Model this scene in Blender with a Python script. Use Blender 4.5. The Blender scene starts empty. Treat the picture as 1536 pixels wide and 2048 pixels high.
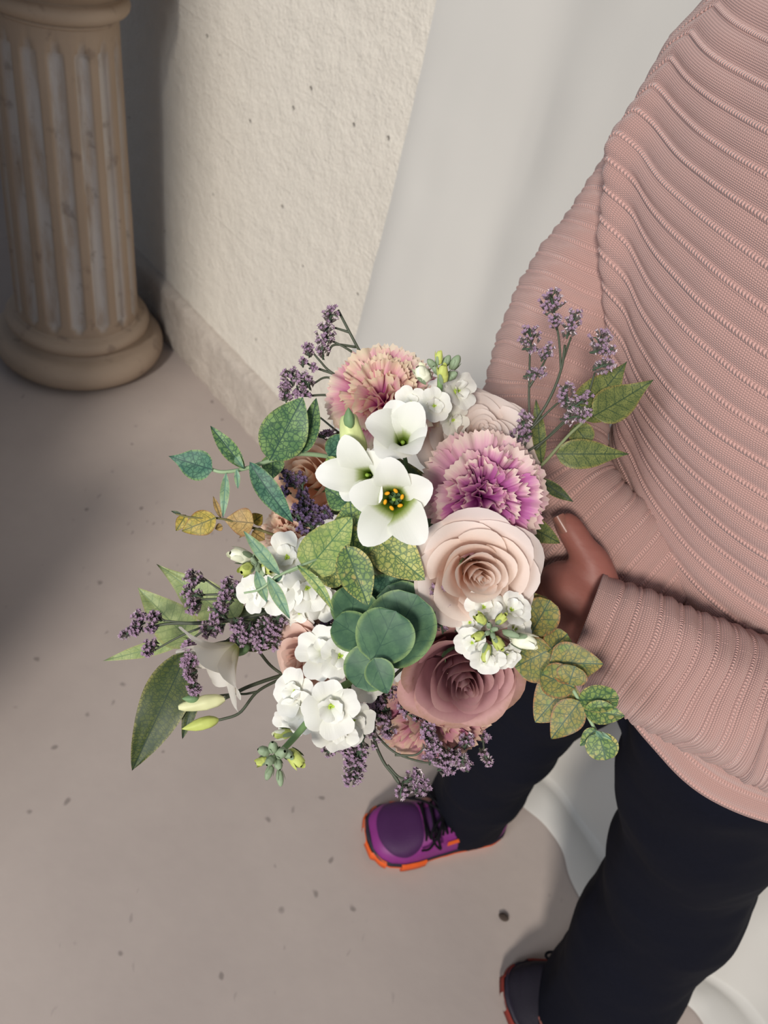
import bpy, bmesh, math, random
import numpy as np
from mathutils import Vector, Matrix, noise
PI = math.pi
rng = random.Random(7)
C = bpy.context.scene.collection
# ------------------------------------------------------------------ camera
H = 1.5; F = 1540.0
up = np.array([0.2046, 0.677, 0.7064]); up /= np.linalg.norm(up)
fw = np.array([0, 0, -1.0]); Yw = fw - fw @ up * up; Yw /= np.linalg.norm(Yw)
RW = np.array([np.cross(Yw, up), Yw, up])
O3 = np.array([0, 0, H])
cd = bpy.data.cameras.new('camera'); cam = bpy.data.objects.new('camera', cd); C.objects.link(cam)
M = Matrix.Identity(4)
for i in range(3):
    for j in range(3): M[i][j] = RW[i][j]
M.translation = Vector(O3)
cam.matrix_world = M
cd.sensor_fit = 'VERTICAL'; cd.sensor_height = 36; cd.sensor_width = 27; cd.lens = F/2048*36
cd.clip_start = 0.02
cd.dof.use_dof = True; cd.dof.focus_distance = 0.52; cd.dof.aperture_fstop = 11
bpy.context.scene.camera = cam
# ------------------------------------------------------------------ light
wd = bpy.data.worlds.new('world'); bpy.context.scene.world = wd; wd.use_nodes = True
wb = wd.node_tree.nodes['Background']; wb.inputs[0].default_value = (0.68, 0.80, 1.0, 1); wb.inputs[1].default_value = 0.20
def aim(o, d):
    o.rotation_euler = Vector(d).to_track_quat('-Z', 'Y').to_euler()
sd = bpy.data.lights.new('sun', 'SUN'); sun = bpy.data.objects.new('sun', sd); C.objects.link(sun)
sd.energy = 2.5; sd.angle = math.radians(9); sd.color = (1.0, 0.93, 0.84)
saz = math.radians(80); sel = math.radians(33)
sun.location = (-1, -3, 3); aim(sun, (math.cos(saz)*math.cos(sel), math.sin(saz)*math.cos(sel), -math.sin(sel)))
ad = bpy.data.lights.new('window_light', 'AREA'); ar = bpy.data.objects.new('window_light', ad); C.objects.link(ar)
ad.shape = 'RECTANGLE'; ad.size = .9; ad.size_y = 1.3; ad.energy = 40; ad.color = (0.93, 0.96, 1.0)
ar.location = (-1.30, -1.6, 2.3); aim(ar, (0.42, 0.9, -0.42))
vs = bpy.context.scene.view_settings
vs.view_transform = 'Standard'; vs.look = 'None'; vs.gamma = 1; vs.exposure = 0.0; vs.use_curve_mapping = False
# ------------------------------------------------------------------ helpers
def ray(px, py): return RW @ np.array([(px-768)/F, -(py-1024)/F, -1.0])
def P(px, py, Z): return O3 + ray(px, py)*Z
def Pz(px, py, z):
    r = ray(px, py); return O3 + r*((z-H)/r[2])
def camdir(nx, ny, nz=1.0):
    v = RW @ np.array([nx, -ny, nz]); return v/np.linalg.norm(v)
def nrm(v): v = np.asarray(v, float); return v/max(1e-9, np.linalg.norm(v))
def lin(c):
    if isinstance(c, str):
        c = [int(c[i:i+2], 16)/255 for i in (1, 3, 5)]
    return tuple(((x/12.92) if x <= .04045 else ((x+.055)/1.055)**2.4) for x in c[:3]) + (1,)
ORG = {}
def thing(name, loc, label, cat, group=None):
    o = bpy.data.objects.new(name, None); C.objects.link(o); o.location = Vector(loc); o.empty_display_size = .02
    o['label'] = label; o['category'] = cat
    if group: o['group'] = group
    ORG[o.name] = np.array(loc, float)
    return o
def part(name, verts, faces, mats, parent=None, smooth=True, uv=None, uv2=None, mi=None, at=None, kind=None, attr=None):
    verts = np.asarray(verts, float).reshape(-1, 3)
    if parent is not None: org = ORG[parent.name]
    else: org = np.array(at, float) if at is not None else verts.mean(0)
    me = bpy.data.meshes.new(name)
    me.from_pydata((verts-org).tolist(), [], [tuple(f) for f in faces])
    if not isinstance(mats, (list, tuple)): mats = [mats]
    for m in mats: me.materials.append(m)
    if smooth: me.polygons.foreach_set('use_smooth', [True]*len(me.polygons))
    if mi is not None: me.polygons.foreach_set('material_index', list(mi))
    vi = None
    for nm, u in (('UVMap', uv), ('E', uv2)):
        if u is None: continue
        if vi is None:
            vi = np.empty(len(me.loops), dtype=np.int32); me.loops.foreach_get('vertex_index', vi)
        l = me.uv_layers.new(name=nm)
        l.data.foreach_set('uv', np.asarray(u, float).reshape(-1, 2)[vi].ravel())
    if attr:
        for k, a in attr.items():
            at_ = me.attributes.new(k, 'FLOAT', 'POINT'); at_.data.foreach_set('value', np.asarray(a, float).ravel())
    o = bpy.data.objects.new(name, me); C.objects.link(o)
    if parent is not None: o.parent = parent
    else: o.location = Vector(org)
    ORG[o.name] = org
    if kind: o['kind'] = kind
    return o
def tag(o, label, cat, group=None):
    o['label'] = label; o['category'] = cat
    if group: o['group'] = group
    return o
def grid_faces(nr, nc, wrap=False):
    f = []
    for i in range(nr-1):
        for j in range(nc if wrap else nc-1):
            k = (j+1) % nc
            f.append((i*nc+j, i*nc+k, (i+1)*nc+k, (i+1)*nc+j))
    return f
def spline(pts, n):
    p = np.array(pts, float); m = len(p)
    if m == 2: return np.array([p[0]+(p[1]-p[0])*t for t in np.linspace(0, 1, n)])
    q = np.vstack([2*p[0]-p[1], p, 2*p[-1]-p[-2]])
    out = []
    for t in np.linspace(0, m-1, n):
        i = min(int(t), m-2); s = t-i
        a, b, c, d = q[i:i+4]
        out.append(.5*((2*b)+(c-a)*s+(2*a-5*b+4*c-d)*s*s+(-a+3*b-3*c+d)*s**3))
    return np.array(out)
def frames(path):
    path = np.asarray(path); n = len(path)
    T = np.gradient(path, axis=0); T /= np.linalg.norm(T, axis=1)[:, None]+1e-12
    a = np.cross(T[0], [0, 0, 1.0])
    if np.linalg.norm(a) < .2: a = np.cross(T[0], [0, 1.0, 0])
    A = np.zeros_like(path); A[0] = nrm(a)
    for i in range(1, n):
        v = A[i-1]-T[i]*(A[i-1] @ T[i]); A[i] = nrm(v)
    return T, A, np.cross(T, A)
def tube(path, rad, ns=6, cap=True):
    path = np.asarray(path, float); n = len(path)
    rad = np.broadcast_to(np.asarray(rad, float), (n,)) if np.ndim(rad) == 0 else np.interp(np.linspace(0, 1, n), np.linspace(0, 1, len(rad)), rad)
    T, A, B = frames(path)
    th = np.arange(ns)*2*PI/ns
    V = path[:, None]+rad[:, None, None]*(A[:, None]*np.cos(th)[None, :, None]+B[:, None]*np.sin(th)[None, :, None])
    V = V.reshape(-1, 3); f = grid_faces(n, ns, True)
    if cap: f += [tuple(range(ns))[::-1], tuple((n-1)*ns+k for k in range(ns))]
    return V, f
def merge(lst):
    V = []; Fc = []; k = 0
    for v, f in lst:
        v = np.asarray(v).reshape(-1, 3); V.append(v); Fc += [tuple(i+k for i in q) for q in f]; k += len(v)
    return np.vstack(V), Fc
def lathe(prof, ns, c=(0, 0, 0), axis=(0, 0, 1)):
    prof = np.array(prof, float); ax = nrm(axis)
    a = np.cross(ax, [0, 0, 1.0]);
    if np.linalg.norm(a) < .1: a = np.array([1.0, 0, 0])
    a = nrm(a); b = np.cross(ax, a)
    th = np.arange(ns)*2*PI/ns
    V = np.array(c)+prof[:, None, 1:2]*ax+prof[:, None, 0:1]*(a*np.cos(th)[None, :, None]+b*np.sin(th)[None, :, None])
    return V.reshape(-1, 3), grid_faces(len(prof), ns, True)
def ellipsoid(c, r, ax=None, nu=14, nv=10):
    V = []
    for i in range(nv+1):
        p = -PI/2+PI*i/nv
        for j in range(nu):
            t = 2*PI*j/nu; V.append((max(1e-4, math.cos(p))*math.cos(t)*r[0], max(1e-4, math.cos(p))*math.sin(t)*r[1], math.sin(p)*r[2]))
    V = np.array(V)
    if ax is not None: V = V @ np.array(ax)
    return V+np.array(c), grid_faces(nv+1, nu, True)
def n3(p, s=1.0): return noise.noise(Vector((p[0]*s, p[1]*s, p[2]*s)))
def voxel(name, pieces, size, mat, parent, smooth_it=4, at=None, uv=None):
    V, f = merge(pieces)
    me = bpy.data.meshes.new('tmp'); me.from_pydata(V.tolist(), [], f)
    o = bpy.data.objects.new('tmp', me); C.objects.link(o)
    m = o.modifiers.new('r', 'REMESH'); m.mode = 'VOXEL'; m.voxel_size = size
    s = o.modifiers.new('s', 'SMOOTH'); s.factor = .5; s.iterations = smooth_it
    dg = bpy.context.evaluated_depsgraph_get(); dg.update()
    r = bpy.data.meshes.new_from_object(o.evaluated_get(dg))
    n = len(r.vertices); co = np.empty(n*3, dtype=np.float32); r.vertices.foreach_get('co', co); co = co.reshape(-1, 3)
    fs = [tuple(p.vertices) for p in r.polygons]
    bpy.data.objects.remove(o); bpy.data.meshes.remove(me); bpy.data.meshes.remove(r)
    return part(name, co, fs, mat, parent, at=at)
# ------------------------------------------------------------------ materials
class MT:
    def __init__(s, name, rough=.6, spec=.3):
        s.m = bpy.data.materials.new(name); s.m.use_nodes = True; s.t = s.m.node_tree; s.n = s.t.nodes; s.l = s.t.links
        s.b = s.n['Principled BSDF']; s.b.inputs['Roughness'].default_value = rough
        s.b.inputs['Specular IOR Level'].default_value = spec
        s.out = s.n['Material Output']
    def put(s, sock, v):
        if hasattr(v, 'is_output') or isinstance(v, bpy.types.NodeSocket): s.l.new(v, sock)
        elif isinstance(v, tuple) and len(v) == 3 and sock.type == 'RGBA': sock.default_value = (*v, 1)
        else: sock.default_value = v
    def math(s, op, a, b=None, c=None, clamp=False):
        x = s.n.new('ShaderNodeMath'); x.operation = op; x.use_clamp = clamp
        s.put(x.inputs[0], a)
        if b is not None: s.put(x.inputs[1], b)
        if c is not None: s.put(x.inputs[2], c)
        return x.outputs[0]
    def mix(s, f, a, b, mode='MIX'):
        x = s.n.new('ShaderNodeMix'); x.data_type = 'RGBA'; x.blend_type = mode
        s.put(x.inputs[0], f); s.put(x.inputs[6], a); s.put(x.inputs[7], b); return x.outputs[2]
    def obj(s):
        x = s.n.new('ShaderNodeTexCoord'); return x.outputs['Object']
    def geo(s):
        x = s.n.new('ShaderNodeNewGeometry'); return x.outputs['Position']
    def uv(s, nm='UVMap'):
        x = s.n.new('ShaderNodeUVMap'); x.uv_map = nm; return x.outputs[0]
    def xyz(s, v):
        x = s.n.new('ShaderNodeSeparateXYZ'); s.put(x.inputs[0], v); return x.outputs
    def comb(s, a, b, c=0.0):
        x = s.n.new('ShaderNodeCombineXYZ'); s.put(x.inputs[0], a); s.put(x.inputs[1], b); s.put(x.inputs[2], c); return x.outputs[0]
    def scl(s, v, k):
        x = s.n.new('ShaderNodeVectorMath'); x.operation = 'MULTIPLY'; s.put(x.inputs[0], v); x.inputs[1].default_value = k if isinstance(k, tuple) else (k, k, k); return x.outputs[0]
    def noise(s, v, sc, det=3, r=.5, out=0):
        x = s.n.new('ShaderNodeTexNoise'); s.put(x.inputs['Vector'], v); x.inputs['Scale'].default_value = sc; x.inputs['Detail'].default_value = det; x.inputs['Roughness'].default_value = r; return x.outputs[out]
    def vor(s, v, sc, feat='F1', out='Distance', rnd=1.0):
        x = s.n.new('ShaderNodeTexVoronoi'); x.feature = feat; s.put(x.inputs['Vector'], v); x.inputs['Scale'].default_value = sc; x.inputs['Randomness'].default_value = rnd; return x.outputs[out]
    def ramp(s, f, stops):
        x = s.n.new('ShaderNodeValToRGB'); s.put(x.inputs[0], f); e = x.color_ramp.elements
        while len(e) < len(stops): e.new(.5)
        for i, (p, c) in enumerate(stops):
            e[i].position = p; e[i].color = c if len(c) == 4 else (*c, 1)
        return x.outputs[0]
    def step(s, v, a, b):   # smooth 0..1 from a to b
        x = s.n.new('ShaderNodeMapRange'); x.interpolation_type = 'SMOOTHSTEP'; s.put(x.inputs[0], v); x.inputs[1].default_value = a; x.inputs[2].default_value = b; return x.outputs[0]
    def bump(s, h, st, dist=.001):
        x = s.n.new('ShaderNodeBump'); x.inputs['Strength'].default_value = st; x.inputs['Distance'].default_value = dist; s.put(x.inputs['Height'], h)
        s.l.new(x.outputs[0], s.b.inputs['Normal']); return x
    def col(s, c): s.put(s.b.inputs['Base Color'], c); s.c = c; return s
    def transl(s, k):
        t = s.n.new('ShaderNodeBsdfTranslucent'); s.put(t.inputs[0], s.c)
        x = s.n.new('ShaderNodeMixShader'); x.inputs[0].default_value = k
        s.l.new(s.b.outputs[0], x.inputs[1]); s.l.new(t.outputs[0], x.inputs[2]); s.l.new(x.outputs[0], s.out.inputs[0])
        return s
def plain(name, c, rough=.6, spec=.3, var=.12, sc=60, bump=0, metal=0):
    k = MT(name, rough, spec); c = lin(c); d = tuple(x*(1-var) for x in c[:3])+(1,)
    nz = k.noise(k.obj(), sc, 4)
    k.col(k.mix(nz, d, tuple(min(1, x*(1+var)) for x in c[:3])+(1,)))
    if bump: k.bump(nz, bump, .001)
    return k.m
def petal_mat(name, stops, streak=.12, transl=.22, rough=.55, sk=14, tip=None, speck=0):
    k = MT(name, rough, .25)
    u = k.xyz(k.uv()); st = k.noise(k.comb(k.math('MULTIPLY', u[0], float(sk)), k.math('MULTIPLY', u[1], 1.6)), 1.0, 4, .6)
    oi = k.n.new('ShaderNodeObjectInfo')
    pos = k.math('ADD', u[1], k.math('MULTIPLY', k.math('SUBTRACT', st, .5), streak*2))
    pos = k.math('ADD', pos, k.math('MULTIPLY', k.math('SUBTRACT', oi.outputs['Random'], .5), .10), clamp=True)
    c = k.ramp(pos, [(p, lin(q)) for p, q in stops])
    if speck:
        c = k.mix(k.math('MULTIPLY', k.step(k.noise(k.obj(), 90, 3), .58, .75), speck), c, lin('#8d6a58'))
    k.col(c)
    k.bump(k.noise(k.comb(k.math('MULTIPLY', u[0], float(sk*1.3)), k.math('MULTIPLY', u[1], 2.0)), 1.0, 3), .25, .0006)
    return k.transl(transl).m
def leaf_mat(name, ca, cb, vein, edge, veinw=1.0, net=.6, rough=.5, speckle=0, sidep=.75, patch=None):
    k = MT(name, rough, .35)
    u = k.xyz(k.uv()); e = k.xyz(k.uv('E'))
    ax = k.math('ABSOLUTE', u[0])
    n1 = k.noise(k.uv(), 1.1, 3); base = k.mix(k.step(n1, .35, .65), lin(ca), lin(cb))
    if patch: base = k.mix(k.math('MULTIPLY', k.step(k.noise(k.uv(), .8, 2), .5, .68), .85), base, lin(patch))
    base = k.mix(k.math('MULTIPLY', k.step(e[0], .80, .99), .85), base, lin(edge))
    wob = k.math('MULTIPLY', k.math('SUBTRACT', k.noise(k.uv(), 1.6, 2), .5), .5)
    sv = k.math('ADD', k.math('SUBTRACT', k.math('DIVIDE', u[1], sidep), k.math('MULTIPLY', ax, .85)), wob)
    fr = k.math('ABSOLUTE', k.math('SUBTRACT', k.math('FRACT', sv), .5))
    side = k.math('SUBTRACT', 1.0, k.step(fr, .02, .075*veinw))
    side = k.math('MULTIPLY', side, k.math('SUBTRACT', 1.0, k.math('MULTIPLY', e[0], .45)))
    mid = k.math('SUBTRACT', 1.0, k.step(ax, .02, .06*veinw))
    de = k.vor(k.uv(), 3.4, 'DISTANCE_TO_EDGE')
    nt = k.math('MULTIPLY', k.math('SUBTRACT', 1.0, k.step(de, .02, .14*veinw)), net)
    vm = k.math('MAXIMUM', k.math('MAXIMUM', side, mid), nt)
    c = k.mix(k.math('MULTIPLY', vm, .95), base, lin(vein))
    if speckle: c = k.mix(k.math('MULTIPLY', k.step(k.noise(k.uv(), 9, 2), .5, .6), speckle), c, lin(vein))
    k.col(c); k.bump(vm, -.35, .0006)
    return k.transl(.15).m
def knit_mat(name, c):
    k = MT(name, .85, .15)
    u = k.xyz(k.uv())      # centimetres
    a = k.math('ABSOLUTE', k.math('SINE', k.math('MULTIPLY', u[0], PI/.19)))
    b = k.math('SINE', k.math('ADD', k.math('MULTIPLY', u[1], 2*PI/.15), k.math('MULTIPLY', a, 2.2)))
    h = k.math('MULTIPLY', k.math('ADD', b, 1.0), k.math('ADD', a, .4))
    at = k.n.new('ShaderNodeAttribute'); at.attribute_name = 'rib'
    tw = k.math('SINE', k.math('MULTIPLY', u[0], 2*PI/.26))
    h2 = k.math('ADD', k.math('MULTIPLY', h, k.math('SUBTRACT', 1.0, at.outputs['Fac'])), k.math('MULTIPLY', k.math('ADD', tw, 1.0), k.math('MULTIPLY', at.outputs['Fac'], 1.5)))
    base = k.mix(k.math('MULTIPLY', h2, .38), lin(tuple(x*.80 for x in c)), lin(tuple(min(1, x*1.05) for x in c)))
    nz = k.noise(k.geo(), 5, 3)
    base = k.mix(k.math('MULTIPLY', nz, .25), base, lin(tuple(x*.86 for x in c)))
    k.col(base); k.bump(h2, .55, .0010)
    k.b.inputs['Sheen Weight'].default_value = .25; k.b.inputs['Sheen Roughness'].default_value = .5
    return k.m
# floor
k = MT('floor_concrete', .62, .25)
g = k.geo()
c = k.mix(k.step(k.noise(g, 1.6, 5, .6), .3, .7), lin('#a89c96'), lin('#b4a8a1'))
c = k.mix(k.math('MULTIPLY', k.noise(g, 14, 5, .65), .25), c, lin('#9d928e'))
warp = k.n.new('ShaderNodeVectorMath'); warp.operation = 'ADD'; k.put(warp.inputs[0], g); k.put(warp.inputs[1], k.scl(k.noise(g, 20, 2, out=1), .03))
v1 = k.vor(warp.outputs[0], 16); v1c = k.xyz(k.vor(warp.outputs[0], 16, out='Color'))
scr = k.math('MULTIPLY', k.math('SUBTRACT', 1.0, k.step(k.vor(k.scl(warp.outputs[0], (1, .16, 1)), 24), .03, .09)), k.math('GREATER_THAN', k.xyz(k.vor(k.scl(warp.outputs[0], (1, .16, 1)), 24, out='Color'))[1], .86))
sp = k.math('MULTIPLY', k.math('SUBTRACT', 1.0, k.step(v1, .05, .12)), k.math('GREATER_THAN', v1c[0], .45))
v2 = k.vor(k.scl(warp.outputs[0], (1, .35, 1)), 55); v2c = k.xyz(k.vor(k.scl(warp.outputs[0], (1, .35, 1)), 55, out='Color'))
sp2 = k.math('MULTIPLY', k.math('SUBTRACT', 1.0, k.step(v2, .08, .2)), k.math('GREATER_THAN', v2c[0], .72))
sp2 = k.math('MULTIPLY', sp2, k.step(k.noise(g, 3, 2), .45, .6))
c = k.mix(k.math('MULTIPLY', sp, .55), c, lin('#5e5754')); c = k.mix(k.math('MULTIPLY', sp2, .5), c, lin('#655f5d'))
c = k.mix(k.math('MULTIPLY', scr, .4), c, lin('#6a6461'))
k.col(c); k.bump(k.noise(g, 40, 5), .15, .003); MF = k.m
# wall plaster
k = MT('wall_plaster', .85, .15)
g = k.geo()
nb = k.noise(g, 22, 6, .62); nf = k.noise(g, 120, 4, .6); nv = k.noise(k.scl(g, (1, 1, .35)), 6, 3)
pit = k.math('SUBTRACT', 1.0, k.step(k.vor(warp.outputs[0] if False else g, 26), .05, .13))
pc = k.math('GREATER_THAN', k.xyz(k.vor(g, 26, out='Color'))[0], .86)
h = k.math('ADD', k.math('ADD', k.math('MULTIPLY', nb, 1.3), k.math('MULTIPLY', nf, .55)), k.math('MULTIPLY', nv, .8))
zz = k.xyz(g)[2]
seam = k.math('SUBTRACT', 1.0, k.step(k.math('ABSOLUTE', k.math('SUBTRACT', k.math('FRACT', k.math('ADD', k.math('DIVIDE', zz, .21), k.math('MULTIPLY', nv, .05))), .5)), .0, .022))
seam = k.math('MULTIPLY', seam, k.step(k.noise(g, 4, 2), .45, .6))
h = k.math('ADD', h, k.math('MULTIPLY', seam, .12))
h = k.math('SUBTRACT', h, k.math('MULTIPLY', k.math('MULTIPLY', pit, pc), 1.2))
c = k.mix(nb, lin('#cfc9bf'), lin('#dcd6cb')); c = k.mix(k.math('MULTIPLY', k.math('MULTIPLY', pit, pc), .5), c, lin('#8d867c'))
k.col(c); k.bump(h, .85, .007); MW = k.m
k = MT('plinth_concrete', .9, .1); g = k.geo(); nb = k.noise(g, 30, 6, .7)
k.col(k.mix(nb, lin('#a69b92'), lin('#cfc6bb'))); k.bump(nb, 1.0, .012); MP = k.m
k = MT('column_plaster', .6, .3); g = k.obj()
at = k.n.new('ShaderNodeAttribute'); at.attribute_name = 'recess'
nz = k.noise(k.scl(g, (1, 1, .25)), 28, 5, .65)
tan = k.mix(k.noise(g, 6, 4), lin('#a08d7b'), lin('#b09d8b'))
c = k.mix(k.math('MULTIPLY', at.outputs['Fac'], k.step(nz, .2, .6)), tan, lin('#c4bfbc'))
c = k.mix(k.math('MULTIPLY', k.step(k.noise(g, 22, 4), .60, .72), .5), c, lin('#77685f'))
k.col(c); k.bump(k.noise(g, 70, 4), .3, .003); MC = k.m
k = MT('curtain_cloth', .9, .1); g = k.geo()
k.col(k.mix(k.noise(g, 3, 3), lin('#cfcdc9'), lin('#d9d7d2'))); k.bump(k.noise(g, 400, 2), .1, .0005); k.transl(.2); MCU = k.m
MSW = knit_mat('pink_rib_knit', (.80, .635, .60))
MTR = plain('navy_trousers', '#0c0e19', .85, .12, .2, 200, .1)
k = MT('skin', .5, .35); g = k.obj()
k.col(k.mix(k.noise(g, 30, 4), lin('#8a544b'), lin('#9c655b'))); k.b.inputs['Subsurface Weight'].default_value = .12
k.b.inputs['Subsurface Radius'].default_value = (.01, .004, .002); k.b.inputs['Subsurface Scale'].default_value = 1.0
k.bump(k.noise(k.scl(g, (1, 1, 2.5)), 160, 4), .35, .0008); MSK = k.m
MNAIL = plain('fingernail', '#8f6155', .35, .5)
MHAIR = plain('hair_brown', '#4a3526', .5, .4, .3, 90, .3)
MSH = plain('purple_mesh', '#3d1745', .6, .3, .25, 500, .5)
MSM = plain('magenta_overlay', '#7a2a72', .5, .35)
MORG = plain('orange_rubber', '#d2571f', .55, .35)
MDK = plain('dark_rubber', '#241f2c', .6, .3)
MTEAL = plain('teal_trim', '#2c8086', .5, .35)
MLACE = plain('black_lace', '#0c0b10', .8, .15)
MSTEM = plain('stem_green', '#5d7a52', .5, .35)
MSTEMP = plain('stem_pale_green', '#93aa84', .5, .35)
MSTEMD = plain('stem_dark_green', '#474d3e', .5, .35)
# ------------------------------------------------------------------ setting
DW = np.array([0.78049, -0.62516, 0]); NW = np.array([0.62516, 0.78049, 0]); DIST = 1.0365
A0 = NW*DIST
def wp(t, off, z): return A0+DW*t-NW*off+np.array([0, 0, z])
def slab(x0, x1, y0, y1, z0, z1):
    V = [(x, y, z) for x in (x0, x1) for y in (y0, y1) for z in (z0, z1)]
    return np.array(V, float), [(0, 1, 3, 2), (4, 6, 7, 5), (0, 4, 5, 1), (2, 3, 7, 6), (0, 2, 6, 4), (1, 5, 7, 3)]
v, f = slab(-4, 4, -3, 4.6, -.1, 0)
o = part('floor', v, f, MF, smooth=False, at=(0, 0, 0)); o['kind'] = 'structure'
# back wall with a lightly uneven plastered face
T = np.linspace(-3.2, 2.6, 120); Z = np.linspace(0, 2.8, 60)
V = [wp(t, .004*n3((t, 0, z), 3)+.002*n3((t, 5, z), 11), z) for z in Z for t in T]
nf_ = len(V); V += [wp(t, -.15, z) for z in (0, 2.8) for t in (T[0], T[-1])]
f = grid_faces(60, 120)
a, b, c_, d = nf_, nf_+1, nf_+2, nf_+3
f += [(a, b, d, c_)[::-1], tuple([59*120+i for i in range(120)])+(d, c_), tuple(range(119, -1, -1))+(a, b)]
f += [tuple(i*120 for i in range(60))+(c_, a), tuple(i*120+119 for i in range(59, -1, -1))+(b, d)]
o = part('wall_back', V, f, MW, at=wp(0, 0, 0)); o['kind'] = 'structure'
# rough concrete footing along the wall
Tp = np.linspace(-3.2, 2.6, 420); rows = []
prof = [(.024, 0.0), (.027, .02), (.027, .06), (.027, .10), (.026, .14), (.025, .165), (.019, .178), (.009, .186), (-.002, .19)]
for i, (of, z) in enumerate(prof):
    for t in Tp:
        rg = (.006*n3((t, z, 3), 14)+.004*n3((t, z, 8), 40))*(1 if i < 7 else .3)
        low = .012*max(0, n3((t, 2, 1), 17))*(1 if i < 2 else 0)
        rows.append(wp(t, of+rg+low, max(0, z+(.004*n3((t, z, 1), 9) if i > 0 else 0))))
o = part('trim_1', rows, grid_faces(len(prof), 420), MP, at=wp(0, 0, 0)); o['kind'] = 'structure'
# unseen side wall added at the left so its edge shades the column
Ev = np.array([-.768, 1.943]); sdir = np.array([math.cos(saz), math.sin(saz)])
jb = Ev-sdir*1.5
v, f = slab(jb[0]-1.6, jb[0], jb[1]-.15, jb[1], 0, 2.8)
o = part('shade_wall', v, f, MW, smooth=False, at=(jb[0], jb[1], 0)); o['kind'] = 'structure'
v, f = slab(-1.35, -.80, -.15, .22, 0, .78)
o = part('shade_block', v, f, MW, smooth=False, at=(-1.1, 0, 0)); o['kind'] = 'structure'   # unseen low block added to shade the left floor
# hanging cloth
root = None
ts = np.concatenate([np.linspace(-1.0, 1.75, 260)]); zs = np.concatenate([np.linspace(2.3, .25, 46), np.linspace(.22, .0, 12)])
tl = float((np.array([-.13, 1.43, 0])) @ DW)
ts = np.linspace(tl, tl+2.5, 300)
V = []
def cloth_off(t, z):
    q = t-tl; w = .35+.65*(1-z/2.3)
    o_ = .032+.017*w*math.sin(q*13+1.5*math.sin(q*4)+.25*z)+.003*w*math.sin(q*41+z*1.3)+.016*n3((t, 0, z*.35), 4)
    o_ += .045*max(0, 1-z/1.1)**1.5+.004*n3((t, 3, z), 14)
    return max(.012 if z > .2 else .04, o_)
for z in zs:
    for t in ts:
        of = cloth_off(t, z)
        V.append(wp(t-.02*max(0, 1-z/.9)*math.exp(-(t-tl)*4), of, max(z, .006)))
# puddle on the floor
for kf, (ofx, zz_) in enumerate([(.02, .012), (.045, .013), (.07, .008), (.085, .004)]):
    for t in ts:
        q = n3((t, 7, 0), 6)
        V.append(wp(t, cloth_off(t, 0)+ofx*(1+.9*q), zz_+.012*max(0, n3((t, kf*.3, 2), 12))*(kf < 3)))
cl = part('backdrop_cloth', V, grid_faces(len(zs)+4, 300), MCU, at=wp(tl, .05, 0))
tag(cl, 'plain white cloth backdrop hanging on the plaster wall behind the person', 'cloth')
# ------------------------------------------------------------------ column
CC = np.array([-1.02, 1.80, 0])
col = thing('fluted_column', CC, 'plaster pedestal column with worn tan fluting on a round base', 'column')
def lath2(prof, ns=96):
    v, f = lathe(prof, ns, CC); return v, f
def torus_prof(r, z, w, h, n=9, a0=-PI/2, a1=PI/2):
    return [(r-w+w*math.cos(a), z+h*math.sin(a)) for a in np.linspace(a0, a1, n)]
pb = [(.05, .0), (.19, 0)]+torus_prof(.236, .044, .05, .043, 12)+[(.184, .090), (.178, .094), (.176, .100)]+torus_prof(.196, .122, .024, .021, 9)+[(.172, .144), (.168, .150), (.05, .151)]
v, f = lath2(pb); part('base', v, f, MC, col)
ns = 16*14; zsn = np.concatenate([[.148, .16], np.linspace(.172, .215, 9), np.linspace(.24, .76, 24), np.linspace(.80, .862, 9), [.885, .91]])
V = []; rec = []
for z in zsn:
    R0 = .166-(z-.15)/.76*.026
    for j in range(ns):
        th = 2*PI*j/ns; ph = ((th*16/(2*PI)+.25) % 1)-.5
        x = abs(ph)/.30
        zb, zt = .188, .846; cap = .026
        e = 0
        if z < zb: e = (zb-z)/(cap*.7)
        if z > zt: e = (z-zt)/(cap*.7)
        rr = x*x+e*e
        dep = math.sqrt(max(0, 1-rr))
        dep = min(1, dep*1.25)
        r = R0-.0145*dep+.0006*n3((math.cos(th)*3, math.sin(th)*3, z*8), 2)
        V.append(CC+np.array([r*math.cos(th), r*math.sin(th), z])); rec.append(min(1, dep*1.3))
part('shaft', V, grid_faces(len(zsn), ns, True), MC, col, attr={'recess': rec})
pc_ = [(.05, .905), (.142, .905), (.146, .912)]+torus_prof(.166, .934, .024, .019, 9)+[(.146, .955), (.148, .966)]+torus_prof(.185, .99, .03, .02, 8)+[(.20, 1.014), (.205, 1.02), (.205, 1.05), (.02, 1.052)]
v, f = lath2(pc_); part('capital', v, f, MC, col)
# pebble-like dry scrap on the floor
pb_ = Pz(1006, 1836, .002)
v, f = ellipsoid(pb_+np.array([0, 0, .003]), (.010, .007, .0035)); v = v+np.array([[.002*n3(p, 120), .002*n3(p+5, 120), 0] for p in v])
o = part('pebble', v, f, plain('pebble_brown', '#4b413b', .9, .1, .3, 200, .3)); tag(o, 'small dark brown pebble lying alone on the concrete floor', 'pebble')
# ------------------------------------------------------------------ person
FV = nrm([-.9, -.42, 0]); RV = np.array([FV[1], -FV[0], 0])   # facing; her right hand side points to the wall
if RV[1] < 0: RV = -RV
UPV = np.array([0, 0, 1.0])
person = thing('person', (.42, .60, 0), 'person in ribbed pink sweater and navy trousers holding the bouquet', 'person')
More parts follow.
